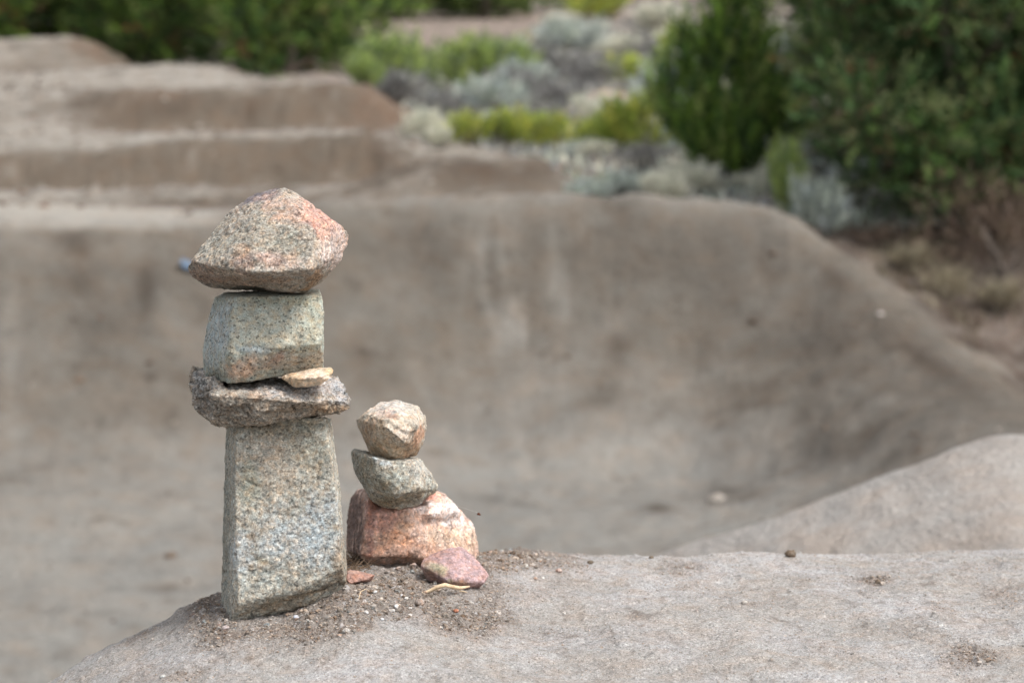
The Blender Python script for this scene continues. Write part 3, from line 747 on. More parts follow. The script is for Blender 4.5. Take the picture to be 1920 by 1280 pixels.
WH = 'small white quartz pebbles on the loose soil'
peb = [(555, 1158, 6, 'bluish white pebble against the foot of the tall block', (206, 210, 220)), (422, 1176, 7, 'pale pebble at the front left corner of the tall block', (190, 178, 176)),
       (736, 1101, 5, "white pebble just below the red chip's right end", (226, 224, 226)), (703, 1109, 4, "white pebble below the small red chip", (220, 214, 208)), (754, 1116, 4, "white speck of quartz left of the stick's lower end", (228, 224, 222)), (762, 1122, 4, "white speck just under the neighbouring one left of the stick", (226, 222, 218)), (743, 1139, 5, "bright white pebble left of the rounded beige pebble", (232, 228, 224)),
       (787, 1128, 10, 'rounded beige pebble below the pale stick, largest of the loose pebbles', (186, 168, 156)), (769, 1153, 4, "white pebble just below the rounded beige pebble", (228, 226, 224)), (687, 1148, 5, "white pebble on the loose soil midway between tall block and beige pebble", (226, 224, 222)), (716, 1162, 4, "white pebble lowest on the loose soil below the small cairn", (224, 222, 220)), (770, 1140, 4, "white pebble between the bright one and the beige one", (222, 220, 218)),
       (1017, 1083, 4, "pale pebble left end of the pair right of the mauve stone", (216, 208, 200)), (1048, 1070, 6, 'pale pink pebble to the right of the cairns', (206, 178, 164)), (1004, 1084, 4, "tan pebble in the pair right of the mauve stone", (196, 168, 150)), (985, 1060, 6, "pale pebble under the loose soil ridge", (198, 190, 180)), (1058, 1149, 4, "white pebble alone on bare ground right of the loose soil", (226, 222, 218)), (855, 1144, 5, 'little orange pebble on the bare soil in front of the stick', (196, 132, 104)),
       (305, 1268, 6, 'pale pebble alone near the bottom left of the mound', (200, 196, 190)), (1650, 602, 0, None, (0, 0, 0))]
for k, (cx, cy, r, lb, c) in enumerate(peb):
    if not r: continue
    y = mound_hit(cx, cy + r * .5)
    q = Q(cx, cy, y)
    s = r * y / F
    V = icoV * np.array([1.1, .9, .75]) * s
    V = V + icoV * (fbm(icoV + k * 3.1, 1.1, 3) * .28 * s)[:, None]
    me = mesh_from('pebble', V, icoF, True, np.tile(lin(c) * .85, (len(V), 1)))
    o = link('pebble', me, M_rock_fine)
    o.location = (q.x, q.y, mound_z(q.x, q.y) + s * .35)
    o.rotation_euler = (0, 0, random.random() * 6)
    tag(o, lb or 'tiny white pebble on the loose soil in front of the cairns', 'pebble', 'small pale pebbles around the cairns')

def clod(px, py, r, lb):
    y = mound_hit(px, py); q = Q(px, py, y); s_ = r * y / F
    V = icoV * s_ * np.array([1.1, .9, .85]); V = V + icoV * (fbm(icoV + px, 1.6, 4) * .5 * s_)[:, None]
    o = link('soil_clod', mesh_from('soil_clod', V, icoF, True, np.tile(lin((128, 112, 96)) * .8, (len(V), 1))), M_rock_fine)
    o.location = (q.x, q.y, mound_z(q.x, q.y) + s_ * .5)
    tag(o, lb, 'soil clod', 'brown clods on the mound')
clod(1482, 1044, 9, 'brown soil clod standing alone on the crest of the mound right of centre')
clod(1107, 1056, 5, 'small brown clod on the mound just right of the loose soil ridge')
clod(1221, 1047, 4, 'tiny brown clod on the crest between the loose ridge and the lone larger clod')
clod(1646, 1093, 6, 'pinkish brown clod in the small crumbly patch right of the lone crest clod')
# gravel: uncountable
n = 60000
gx_ = rng.uniform(60, 1940, n * 5); gy_ = rng.uniform(2.15, 3.12, n * 5)
X = (gx_ - 960) / F / math.cos(PITCH) * gy_
Zq = mound_z(X, gy_)
PP = np.stack([X, gy_, Zq], 1)
qx, qy = project(PP)
lm = loose_mask(qx, qy, fbm(PP * np.array([1, .6, 1]), 14, 4, off=8))
keep = rng.random(len(X)) < (0.13 + lm * 0.36)
PP = PP[keep]; lmk = lm[keep]
n = len(PP)
sz = np.exp(rng.normal(-0.1, .5, n)) * 0.00054 * (0.75 + .8 * lmk)
sz = np.where(rng.random(n) < .03 * lmk, sz * 2.6, sz)
sz = np.minimum(sz, .0042)
nv = len(i1V)
rot = rng.random(n) * 6.28
sc3 = np.stack([rng.uniform(.8, 1.4, n), rng.uniform(.7, 1.1, n), rng.uniform(.5, .9, n)], 1)
V = i1V[None] * sc3[:, None] + rng.normal(0, .13, (n, nv, 3))
V *= sz[:, None, None]
cr_, sr_ = np.cos(rot)[:, None], np.sin(rot)[:, None]
V = np.stack([V[..., 0] * cr_ - V[..., 1] * sr_, V[..., 0] * sr_ + V[..., 1] * cr_, V[..., 2]], -1) + PP[:, None] + np.array([0, 0, 1]) * (sz * .25)[:, None, None]
pal = lin(np.array([(168, 154, 140), (150, 136, 122), (182, 172, 162), (128, 112, 98), (196, 188, 180), (170, 146, 130), (150, 150, 146), (112, 96, 82)]))
ci = rng.choice(len(pal), n, p=[.24, .22, .17, .14, .06, .05, .06, .06])
cc = pal[ci] * rng.uniform(.75, 1.1, (n, 1)) * .85
cc = cc * lmk[:, None] + (cc * .55 + lin((186, 180, 174)) * .45) * (1 - lmk[:, None])
Fc = (i1F[None] + (np.arange(n) * nv)[:, None, None]).reshape(-1, 3)
o = link('gravel', mesh_from('gravel', V.reshape(-1, 3), Fc, False, np.repeat(cc, nv, 0)), M_rock_fine)
tag(o, kind='stuff')

# ------------------------------------------------------------------ tubes: sticks, twigs, limbs
def tube(path, radii, k=6):
    path = [Vector(p) for p in path]
    V, Fc = [], []
    for i, p in enumerate(path):
        t = (path[min(i + 1, len(path) - 1)] - path[max(i - 1, 0)]).normalized()
        a = t.cross(Vector((0.3, 0.2, 1))).normalized(); b = t.cross(a)
        for j in range(k):
            th = 2 * math.pi * j / k
            V.append(p + (a * math.cos(th) + b * math.sin(th)) * radii[i])
        if i:
            for j in range(k):
                Fc.append(((i - 1) * k + j, (i - 1) * k + (j + 1) % k, i * k + (j + 1) % k, i * k + j))
    Fc.append(tuple(range(k))[:4]); Fc.append(tuple(range(len(V) - k, len(V)))[:4])
    return np.array([v[:] for v in V]), np.array(Fc)

def join(parts):
    V, Fc, off = [], [], 0
    for v, f in parts:
        V.append(v); Fc.append(f + off); off += len(v)
    return np.concatenate(V), np.concatenate(Fc)

def onmound(px, py, up=0.0):
    y = mound_hit(px, py); q = Q(px, py, y)
    return Vector((q.x, q.y, mound_z(q.x, q.y) + up))
pts = [Q(px, py, mound_hit(px, 1106) - dy) for px, py, dy in ((790, 1112, .012), (804, 1108, .016), (820, 1100, .020), (834, 1096, .023), (846, 1099, .024), (862, 1102, .024), (880, 1099, .022))]
V, Fc = tube(pts, [.0011, .0019, .0024, .0026, .0025, .0023, .001], 8)
V = V + 0.0005 * np.stack([perlin(V * 300), perlin(V * 300 + 5), perlin(V * 300 + 8)], 1)
tag(link('dry_stick', mesh_from('dry_stick', V, Fc), M_straw), 'short bent pale stick lying in front of the mauve stone', 'stick')
pts = [onmound(861, 1110, .001), onmound(868, 1112, .0015), onmound(876, 1112, .001)]
V, Fc = tube(pts, [.0004, .0009, .0004], 6)
tag(link('wood_splinter', mesh_from('wood_splinter', V, Fc), M_straw), 'tiny pale splinter just below the end of the bent stick', 'splinter')
pts = [onmound(672, 1130, .001), onmound(676, 1120, .006), onmound(686, 1115, .006), onmound(696, 1112, .001)]
V, Fc = tube(pts, [.0004, .0005, .0004, .0003], 5)
tag(link('straw', mesh_from('straw', V, Fc), M_straw), 'thin curved dry stem on the soil right of the tall block', 'dry stem')
# tangle of dead roots in the gap between the cairns
parts = []
for k in range(120):
    px = random.gauss(672, 15); py = random.gauss(1047, 9)
    px = min(max(px, 648), 702)
    y = mound_hit(px, py + 10) - .004
    q = Q(px, py + 8, y)
    dv = Vector((random.uniform(-1, 1), random.uniform(-.5, .5), random.uniform(-.15, 1.0 if px < 668 else .25))).normalized() * random.uniform(.008, .022)
    mid = q + dv * .5 + Vector((random.uniform(-1, 1), 0, random.uniform(-1, 1))) * .003
    r = random.uniform(.0003, .0008)
    parts.append(tube([q, mid, q + dv], [r, r * .8, r * .4], 4))
V, Fc = join(parts)
tag(link('dead_roots', mesh_from('dead_roots', V, Fc), M_twig), kind='stuff')
# a speck hanging on spider silk beside the smaller cairn
rootp = Q(818, 914, Y0 + .13); tip = Q(897, 963, Y0 + .12)
sp = bpy.data.objects.new('spider', None); sc.collection.objects.link(sp); sp.location = tip
V = icoV * np.array([.0017, .0013, .0015]); V2 = icoV * np.array([.0010, .0009, .0009]) + np.array([.0018, 0, -.0010])
V, Fc = join([(V, icoF), (V2, icoF)])
link('body', mesh_from('body', V, Fc), plain_mat('spider_brown', (80, 40, 30), (112, 60, 44), 300), sp)
lg = []
for s in (-1, 1):
    for a in range(4):
        an = -0.9 + a * .6
        p0 = Vector((.0006, s * .0006, 0)); p1 = Vector((.0012 * math.sin(an) + .0006, s * .0012, .0016)); p2 = Vector((.0028 * math.sin(an), s * .0016, -.0012))
        lg.append(tube([p0, p1, p2], [.00016, .00014, .0001], 4))
V, Fc = join(lg)
link('legs', mesh_from('legs', V, Fc), M_twig, sp)
mid = (rootp + tip) * .5 + Vector((0, 0, -.006))
V, Fc = tube([rootp - tip, mid - tip, Vector((0, 0, .0014))], [.00006] * 3, 4)
link('silk_thread', mesh_from('silk_thread', V, Fc), plain_mat('silk', (200, 200, 200), (220, 220, 220)), sp)
tag(sp, 'tiny brown spider hanging on a silk thread right of the smaller cairn', 'spider')

# ------------------------------------------------------------------ vegetation
def leaves(C, Dr, L, Wd, col):
    """triangular leaf blades: centres C, directions Dr, length L, width Wd"""
    n = len(C)
    r = rng.normal(size=(n, 3))
    s = np.cross(Dr, r); s /= np.linalg.norm(s, axis=1)[:, None] + 1e-9
    a = C - s * Wd[:, None] * .5; b = C + s * Wd[:, None] * .5
    t1 = C + Dr * L[:, None] + s * Wd[:, None] * .22; t0 = C + Dr * L[:, None] - s * Wd[:, None] * .22
    V = np.stack([a, b, t1, t0], 1).reshape(-1, 3)
    Fc = np.arange(n * 4).reshape(-1, 4)
    return V, Fc, np.repeat(col, 4, 0)

def crown(nplume, centers, per, plen, leafL, leafW, palette, up=0.6, spread=0.35, jit=0.25):
    """centers: function n -> (points, outward directions)"""
    C, O = centers(nplume)
    D0 = O + np.array([0, 0, up]); D0 /= np.linalg.norm(D0, axis=1)[:, None]
    pc_ = palette[rng.integers(0, len(palette), nplume)] * rng.uniform(1 - jit, 1 + jit, (nplume, 1))
    C = np.repeat(C, per, 0); Dd = np.repeat(D0, per, 0); pc_ = np.repeat(pc_, per, 0)
    n = len(C)
    t = rng.random(n)
    pl = plen * np.repeat(rng.uniform(.6, 1.3, nplume), per)
    off = rng.normal(size=(n, 3)) * (spread * pl * (0.25 + .55 * (1 - t)))[:, None] * .5
    P = C + Dd * (t * pl)[:, None] + off
    dr = Dd + rng.normal(size=(n, 3)) * .45
    dr /= np.linalg.norm(dr, axis=1)[:, None]
    return leaves(P, dr, leafL * rng.uniform(.6, 1.3, n), leafW * rng.uniform(.7, 1.2, n), pc_ * rng.uniform(.85, 1.15, (n, 1)))

def lobes(blobs):
    """blobs: (x, y, z, rx, ry, rz); points mostly on their shells"""
    w = np.array([b[3] * b[5] for b in blobs]); w = w / w.sum()
    B = np.array(blobs, float)
    def f(n):
        k = rng.choice(len(B), n, p=w)
        d = rng.normal(size=(n, 3)); d /= np.linalg.norm(d, axis=1)[:, None]
        r = rng.random(n) ** .38
        return B[k, :3] + d * B[k, 3:] * r[:, None], d
    return f

def limb_set(h, spread, n, r0, seed=1, base=0.05):
    R = random.Random(seed)
    parts = []
    p, path, rad = Vector((0, 0, -.05)), [], []
    for i in range(7):
        path.append(p.copy()); rad.append(r0 * (1 - i / 7.5))
        p = p + Vector((R.uniform(-.08, .08) * h * .5, R.uniform(-.08, .08) * h * .5, h * .85 / 6))
    parts.append(tube(path, rad, 8))
    for k in range(n):
        t = base + (1 - base) * k / n
        i = min(int(t * 6), 5)
        q = path[i].lerp(path[i + 1], t * 6 - i)
        a = R.random() * 6.28
        d = Vector((math.cos(a), math.sin(a), R.uniform(.1, .8)))
        L = spread * R.uniform(.5, 1.0) * (1 - .5 * t)
        pts, rr, qq = [q], [r0 * .45 * (1 - .6 * t)], q
        for j in range(4):
            d = (d + Vector((R.uniform(-.3, .3), R.uniform(-.3, .3), R.uniform(-.1, .35)))).normalized()
            qq = qq + d * L / 4
            pts.append(qq.copy()); rr.append(rr[0] * (1 - (j + 1) / 4.6))
        parts.append(tube(pts, rr, 5))
        for j in range(3):
            s = pts[1 + j]; dd = Vector((R.uniform(-1, 1), R.uniform(-1, 1), R.uniform(-.2, 1))).normalized() * L * .3
            parts.append(tube([s, s + dd * .5, s + dd], [rr[0] * .3, rr[0] * .2, rr[0] * .08], 4))
    return join(parts)

def grow(name, foliage, stems, loc, label, cat, group, names=('crown', 'trunk'), mats=None, rz=0, s=1.0):
    """foliage = mesh, stems = mesh; a thing with two parts"""
    e = bpy.data.objects.new(name, None); sc.collection.objects.link(e)
    e.location = loc; e.rotation_euler = (0, 0, rz)
    e.scale = (s, s, s) if np.isscalar(s) else s
    link(names[0], foliage, parent=e); link(names[1], stems, parent=e)
    return tag(e, label, cat, group)

def at(px, D, dz=0.0):
    x = (px - 960) / F / math.cos(PITCH) * D
    return Vector((x, D, ground_z(x, D) + dz))

JG = lin(np.array([(112, 136, 60), (88, 114, 54), (70, 96, 50), (126, 138, 80), (58, 78, 44)]))
JD = lin(np.array([(92, 120, 62), (66, 92, 50), (112, 130, 76), (118, 126, 86), (52, 70, 42), (84, 112, 70), (60, 80, 48)]))
JB = lin(np.array([(150, 90, 66), (120, 96, 74), (104, 92, 78)])) * .8

def tree_mesh(nm, blobs, npl, per, plen, lL, lW, pal, dead=0.0, **kw):
    V, Fc, C = crown(npl, lobes(blobs), per, plen, lL, lW, pal, **kw)
    if dead:
        V2, F2, C2 = crown(int(npl * dead), lobes([(b[0], b[1], b[2], b[3] * .9, b[4] * .9, b[5] * .9) for b in blobs]), max(per // 2, 4), plen, lL, lW * .5, JB, up=-.1, spread=.5)
        Fc = np.concatenate([Fc, F2 + len(V)]); V = np.concatenate([V, V2]); C = np.concatenate([C, C2])
    me = mesh_from(nm, V, Fc, False, C); me.materials.append(M_leaf)
    return me
def stem_mesh(nm, *a, mat=None, **kw):
    V, Fc = limb_set(*a, **kw)
    me = mesh_from(nm, V, Fc); me.materials.append(mat or M_bark)
    return me

# big juniper, right
def rb(n, x0, x1, y0, y1, z0, z1, r0, r1, R):
    return [(R.uniform(x0, x1), R.uniform(y0, y1), R.uniform(z0, z1), R.uniform(r0, r1), R.uniform(r0, r1), R.uniform(r0, r1) * .75) for _ in range(n)]
R = random.Random(5)
blobs = rb(70, -.66, 1.3, -.8, .4, .30, 2.3, .18, .34, R) + rb(14, -.5, .6, -.8, -.2, .14, .6, .16, .28, R) + rb(26, -.5, 1.4, .1, .9, .4, 2.6, .34, .5, R)
me = tree_mesh('crown', blobs, 9500, 28, .17, .030, .011, JD, dead=.22, up=.5, jit=.35, spread=.26)
st = stem_mesh('trunk', 2.8, 1.2, 24, .06, seed=4)
grow('juniper_tree', me, st, at(1800, 13.4), 'large dark juniper tree filling the right of the view above the bank', 'tree', None)
grow('juniper_tree', me, st, at(1840, 15.6), 'dark juniper behind the young juniper and the large juniper', 'tree', None, rz=2.2, s=.85)
grow('juniper_tree', me, st, at(2010, 15.6), 'dark juniper at the far right edge behind the large juniper', 'tree', None, rz=4.2, s=1.05)
# young upright juniper
blobs = [(0, 0, .30, .30, .3, .22), (.05, 0, .12, .24, .26, .12), (-.22, 0, .40, .14, .2, .18), (-.38, 0, .52, .06, .12, .2), (-.28, .05, .74, .06, .08, .20), (-.14, 0, .72, .09, .1, .26), (.02, 0, .80, .10, .1, .30), (.03, 0, 1.12, .055, .06, .34), (.05, 0, 1.4, .03, .03, .2),
         (.17, 0, .72, .08, .1, .26), (.28, 0, .52, .14, .15, .26), (.40, .0, .40, .12, .14, .22), (.24, .0, .92, .05, .06, .2)]
me = tree_mesh('crown', blobs, 1350, 26, .20, .034, .012, JG * 1.35, up=1.5, jit=.35, spread=.2)
grow('juniper_shrub', me, stem_mesh('trunk', 1.0, .4, 12, .04, seed=9), at(1350, 14.6), 'young bright green juniper with one upright spire left of the big juniper', 'shrub', None, s=(.9, .9, .95))

# shrub prototypes (leaf spread, shared by their copies)
def shrub_proto(pal, w, h, npl, per, plen, lL, lW, mat, seed, up=1.2, spread=.35):
    R = random.Random(seed)
    bl = []
    for k in range(8):
        a = R.random() * 6.28; r = R.random() ** .5 * w * .32
        bl.append((r * math.cos(a), r * math.sin(a), h * R.uniform(.25, .62), w * .22, w * .22, h * .30))
    V, Fc, C = crown(npl, lobes(bl), per, plen, lL, lW, pal, up=up, spread=spread)
    V[:, 2] = np.maximum(V[:, 2], .0)
    me = mesh_from('foliage', V, Fc, False, C); me.materials.append(mat)
    Rs = random.Random(seed + 3)
    parts = []
    for k in range(12):
        a = Rs.random() * 6.28; L = Rs.uniform(.5, .9)
        e = Vector((math.cos(a) * w * .3 * L, math.sin(a) * w * .3 * L, h * L * .8))
        parts.append(tube([Vector((0, 0, -.03)), e * .5 + Vector((0, 0, -.02)), e], [.012, .008, .003], 5))
    V, Fc = join(parts)
    ms_ = mesh_from('stems', V, Fc); ms_.materials.append(M_stem)
    return me, ms_
SG = lin(np.array([(184, 194, 180), (160, 170, 160), (198, 202, 190), (138, 146, 140), (170, 178, 178)]))
SM = lin(np.array([(146, 144, 142), (122, 120, 118), (168, 168, 164), (98, 96, 92)])) * .9
SP = lin(np.array([(206, 206, 188), (190, 192, 176), (214, 210, 194)]))
RB = lin(np.array([(168, 182, 84), (146, 166, 74), (196, 194, 92), (118, 140, 64), (150, 154, 100)]))
RG = lin(np.array([(142, 162, 88), (118, 140, 80), (158, 172, 98), (112, 124, 98)]))
DG = lin(np.array([(160, 148, 122), (136, 124, 104), (184, 174, 148), (110, 104, 88)])) * .8
BR = lin(np.array([(122, 104, 90), (104, 88, 78), (140, 122, 104)])) * .9
sage = [shrub_proto(SG, .55, .36, 240, 22, .13, .030, .009, M_sage, s) for s in (1, 2)]
mauve = [shrub_proto(SM, .55, .34, 220, 18, .13, .030, .008, M_sage, s) for s in (3, 4)]
pale = [shrub_proto(SP, .5, .36, 240, 20, .15, .034, .009, M_sage, s, up=1.8) for s in (5, 6)]
rabbit = [shrub_proto(RB, .6, .40, 300, 22, .16, .034, .009, M_sage, s, up=2.2, spread=.22) for s in (7, 8)]
green = [shrub_proto(RG, .6, .45, 280, 22, .16, .034, .010, M_sage, s, up=1.8, spread=.25) for s in (9, 10)]
tan_ = [shrub_proto(DG, .4, .30, 130, 16, .20, .07, .004, M_sage, s, up=2.0, spread=.25) for s in (11, 12)]
brown = [shrub_proto(BR, .6, .40, 150, 12, .18, .05, .005, M_sage, s, up=1.0, spread=.5) for s in (13, 14)]

SH = [  # kind, px, D, width m, height m, label
 (sage, 1530, 12.7, .30, .40, 'rounded pale grey sagebrush on the lip of the bank beside the big juniper'),
 (green, 1475, 12.9, .22, .42, 'slim yellow green shrub just left of the rounded sagebrush on the lip'),
 (rabbit, 880, 17.4, .36, .26, 'leftmost clump of the low yellow green rabbitbrush row behind the brown mound'),
 (rabbit, 945, 17.6, .40, .30, 'rabbitbrush with yellow flower tips, second from the left in the low row'),
 (rabbit, 1030, 17.5, .44, .28, 'broad rabbitbrush in the low row, third from the left'),
 (rabbit, 1115, 17.0, .34, .26, 'rabbitbrush at the right end of the low row, beside the taller one'),
 (rabbit, 1190, 16.6, .46, .46, 'tall yellow green rabbitbrush against the young juniper'),
 (green, 745, 22.5, .85, .60, 'green bush with grey underside at the far end of the dirt jumps'),
 (green, 862, 24.5, .85, .55, 'green bush right of the one at the end of the dirt jumps'),
 (green, 945, 26.0, .75, .46, 'farthest right of the three green bushes in front of the dirt clearing'),
 (green, 690, 20.5, .34, .26, 'low green plant at the foot of the far dirt jump'),
 (mauve, 750, 21.0, .50, .40, 'dark blue grey sagebrush below the green bush at the end of the jumps'),
 (pale, 800, 18.0, .34, .28, 'pale cream bush left of the rabbitbrush row'),
 (pale, 830, 17.0, .28, .20, 'small pale cream tuft at the right foot of the dirt jump'),
 (sage, 925, 21.0, .55, .42, 'big grey white sagebrush directly behind the rabbitbrush row'),
 (mauve, 830, 20.8, .42, .30, 'mauve grey sagebrush left of the grey white one'),
 (pale, 1130, 19.2, .52, .38, 'whitish bush behind the right end of the rabbitbrush row'),
 (sage, 1240, 22.5, .62, .50, 'pale domed sagebrush left of the juniper spire'),
 (mauve, 1050, 27.0, .8, .50, 'wide mauve sagebrush behind the grey white one'),
 (mauve, 1110, 25.0, .6, .42, 'dark mauve sagebrush in the middle of the brushland'),
 (sage, 1065, 34.0, 1.1, .60, 'long pale sagebrush at the back edge of the clearing'),
 (rabbit, 1195, 26.5, .8, .34, 'flat olive rabbitbrush in the middle distance'),
 (rabbit, 1270, 30.0, .7, .5, 'olive rabbitbrush behind the pale domed sagebrush'),
 (pale, 1235, 40.0, 1.2, .7, 'cream bush near the top of the view left of the spire'),
 (rabbit, 1130, 50.0, 1.6, .6, 'distant yellow green bush at the top of the view'),
 (tan_, 1690, 12.3, .30, .17, 'straw coloured grass tuft on the shoulder under the big juniper, left one'),
 (tan_, 1775, 12.0, .26, .20, 'straw coloured grass tuft on the shoulder under the big juniper, middle one'),
 (tan_, 1860, 11.8, .30, .20, 'straw coloured grass tuft on the shoulder under the big juniper, right one'),
 (brown, 1890, 12.3, .7, .52, 'brown leafless shrub at the right edge below the big juniper'),
 (brown, 1650, 12.7, .4, .16, 'low brown dead shrub in the shade below the big juniper'),
]
for i, (pr, px, D, w, h, lb) in enumerate(SH):
    f, st = pr[i % 2]
    nm, gp, ct = {id(sage): ('sagebrush', 'sagebrush of the brushland', 'shrub'), id(mauve): ('sagebrush', 'sagebrush of the brushland', 'shrub'), id(pale): ('pale_bush', 'pale bushes of the brushland', 'shrub'),
              id(rabbit): ('rabbitbrush', 'rabbitbrush of the brushland', 'shrub'), id(green): ('green_bush', 'green bushes of the brushland', 'shrub'), id(tan_): ('grass_tuft', 'dry grass tufts under the juniper', 'grass tuft'), id(brown): ('dead_shrub', 'dead shrubs under the juniper', 'shrub')}[id(pr)]
    w0 = {id(tan_): .4}.get(id(pr), .52); h0 = .46
    grow(nm, f, st, at(px, D, -.01), lb, ct, gp, names=('foliage', 'stems'), rz=random.random() * 6, s=(w / w0, w / w0, h / h0))
# many more like them, which nothing tells apart
R = random.Random(21)
done = [(at(px, D).x, D, w) for _, px, D, w, h, _ in SH]
LM = [(1530, 12.7, 'the rounded lip sagebrush'), (1475, 12.9, 'the slim lip shrub'), (1345, 14.6, 'the young juniper'), (1190, 16.6, 'the tall rabbitbrush'), (1115, 17.0, 'the rabbitbrush row end'),
      (1130, 19.2, 'the whitish bush behind the row'), (1240, 22.5, 'the pale domed sagebrush'), (1050, 27.0, 'the wide mauve sagebrush'), (1110, 25.0, 'the dark mauve sagebrush'), (1065, 34.0, 'the long clearing sagebrush'), (1195, 26.5, 'the flat olive rabbitbrush'),
      (1270, 30.0, 'the olive rabbitbrush'), (1235, 40.0, 'the top cream bush'), (1050, 15.0, 'the small brown mound'), (1130, 23.0, 'the flat pink stone'), (1400, 20, 'the juniper spire'), (1600, 15, 'the large juniper')]
used_labels = set()
cnt = 0
tries = 0
while cnt < 90 and tries < 4000:
    tries += 1
    D = R.uniform(13.3, 17.5) if cnt < 34 else R.uniform(17, 46)
    if D < 17.5:
        px = R.uniform(1085 + (D - 13.3) * 4, 1620)
    else:
        px = R.uniform(960 if D < 30 else 1040, 1330 + R.random() * 500)
    w = R.uniform(.22, .42) if D < 17.5 else R.uniform(.35, .8)
    p = at(px, D, -.01)
    if any(math.hypot(p.x - a, p.y - b) < .33 * (w + c) for a, b, c in done): continue
    done.append((p.x, p.y, w))
    pr = R.choice([sage, sage, sage, pale, pale, mauve] if D < 17.5 else [sage, mauve, pale, mauve])
    f, st = pr[cnt % 2]
    h = w * R.uniform(.45, .8)
    nm = 'pale_bush' if pr is pale else 'sagebrush'
    look = {id(sage): 'grey green sagebrush', id(mauve): 'mauve grey sagebrush', id(pale): 'cream coloured bush'}[id(pr)]
    if w > (.34 if D < 17.5 else .6): look = 'wide ' + look
    elif w < (.28 if D < 17.5 else .46): look = 'small ' + look
    best = min(LM, key=lambda t: abs(t[0] - px) + 60 * abs(math.log(D / t[1])) * 6)
    lf = 'left of' if px < best[0] - 25 else ('right of' if px > best[0] + 25 else '')
    fb = 'behind' if D > best[1] * 1.06 else ('in front of' if D < best[1] * .94 else '')
    rel = ' and '.join(q for q in (fb.replace('in front of', 'in front'), lf) if q) or 'beside'
    if rel == 'in front': rel = 'in front of'
    if rel.startswith('behind and'): rel = rel.replace('behind and', 'behind and to the').replace(' of', '') + ' of'
    if rel.startswith('in front and'): rel = rel.replace('in front and', 'in front and to the').replace(' of', '') + ' of'
    lb = look + ' ' + rel + ' ' + best[2]
    if lb in used_labels:
        for ad in ('squat', 'tall', 'ragged', 'nearer', 'farther', 'outer'):
            if (ad == 'squat' and h > w * .62) or (ad == 'tall' and h < w * .62) or ad == 'ragged': continue
            if ad + ' ' + lb not in used_labels:
                lb = ad + ' ' + lb; break
    used_labels.add(lb)
    grow(nm, f, st, p, lb, 'shrub', 'shrubs filling the brushland', names=('foliage', 'stems'), rz=R.random() * 6, s=(w / .48, w / .48, h / .46))
    cnt += 1

# juniper row behind the jumps and far trees
protoJ = []
for s in (1, 2, 3):
    R = random.Random(30 + s)
    blobs = rb(22, -1.0, 1.0, -.8, .8, .3, 2.4, .28, .55, R) + rb(6, -1.1, 1.1, -.9, .5, .2, .6, .25, .4, R)
    protoJ.append((tree_mesh('crown', blobs, 1100, 26, .30, .07, .028, JG * .92, dead=.14, up=.6, jit=.4), stem_mesh('trunk', 2.4, 1.2, 12, .12, seed=s)))
row = [(-90, 32, 1.0), (70, 33.5, 1.1), (200, 33, .9), (300, 30.5, .75), (385, 33, 1.1), (470, 30, .85), (545, 28.3, .72), (625, 36, .9),
       (720, 50, 1.2), (830, 54, 1.2), (910, 50, .9), (985, 56, 1.2), (1100, 66, 1.3), (1250, 70, 1.3), (1420, 60, 1.3), (1600, 48, 1.3), (1800, 40, 1.3), (620, 62, 1.3), (330, 40, 1.3), (140, 41, 1.3), (-50, 42, 1.3)]
lbl = ['juniper at the far left edge behind the farthest mound', 'bright green juniper behind the farthest mound', 'juniper at the right shoulder of the farthest mound', 'small dark juniper between the two farthest mounds', 'juniper behind the second farthest mound', 'juniper behind the right end of the second farthest mound',
       'nearest bright juniper of the row, at the end of the dirt jumps', 'last juniper of the row before the dirt clearing', 'dark juniper at the left back of the dirt clearing', 'dark juniper in the middle back of the dirt clearing', 'low dark juniper at the back of the dirt clearing', 'dark juniper at the right back of the dirt clearing', 'distant juniper at the top edge behind the long pale sagebrush', 'distant juniper at the top edge left of the spire', 'distant juniper right of the spire', 'distant juniper seen between the spire and the large juniper', 'distant juniper behind the large juniper',
       'distant juniper between the row and the dirt clearing', 'juniper of the back row above the second farthest mound', 'juniper of the back row above the farthest mound', 'juniper of the back row at the left edge']
for k, (px, D, s) in enumerate(row):
    f, st = protoJ[k % 3]
    lb = lbl[k] if k < len(lbl) else 'distant juniper tree on the far side of the brushland'
    grow('juniper_tree', f, st, at(px, D, -.05), lb, 'tree', 'junipers in the row behind the dirt jumps' if k < len(lbl) else 'distant junipers', rz=k * 1.7, s=s)

# ground cover: low dry litter and grass among the shrubs
n = 26000
D = 13 * np.exp(rng.random(n) * 1.25)
px = rng.uniform(1060, 2100, n)
cut = np.interp(D, [12, 13.5, 16, 18, 24, 46], [1420, 1100, 1010, 830, 720, 1040])
px = cut + (2100 - cut) * rng.random(n) ** 1.2
xx = (px - 960) / F / math.cos(PITCH) * D
zz = np.array([ground_z(a, b) for a, b in zip(xx, D)])
C = np.stack([xx, D, zz], 1)
cl_ = fbm(C, 1.2, 3)
ok = cl_ > -.25
C = C[ok]; D = D[ok]; n = len(C)
pal = np.concatenate([SG, SM, SP, SG, lin(np.array([(176, 150, 134), (150, 132, 120)])), RG[:1]])
pcx = pal[np.clip(((fbm(C, .8, 3, off=9) + .7) / 1.4 * len(pal)).astype(int) + rng.integers(-1, 2, n), 0, len(pal) - 1)]
dr = rng.normal(size=(n, 3)) * .5 + np.array([0, 0, 1]); dr /= np.linalg.norm(dr, axis=1)[:, None]
V, Fc, cc = leaves(C, dr, rng.uniform(.03, .10, n), rng.uniform(.008, .025, n) * (D / 15), pcx)
me = mesh_from('ground_cover', V, Fc, False, cc)
tag(link('ground_cover', me, M_sage), kind='stuff')
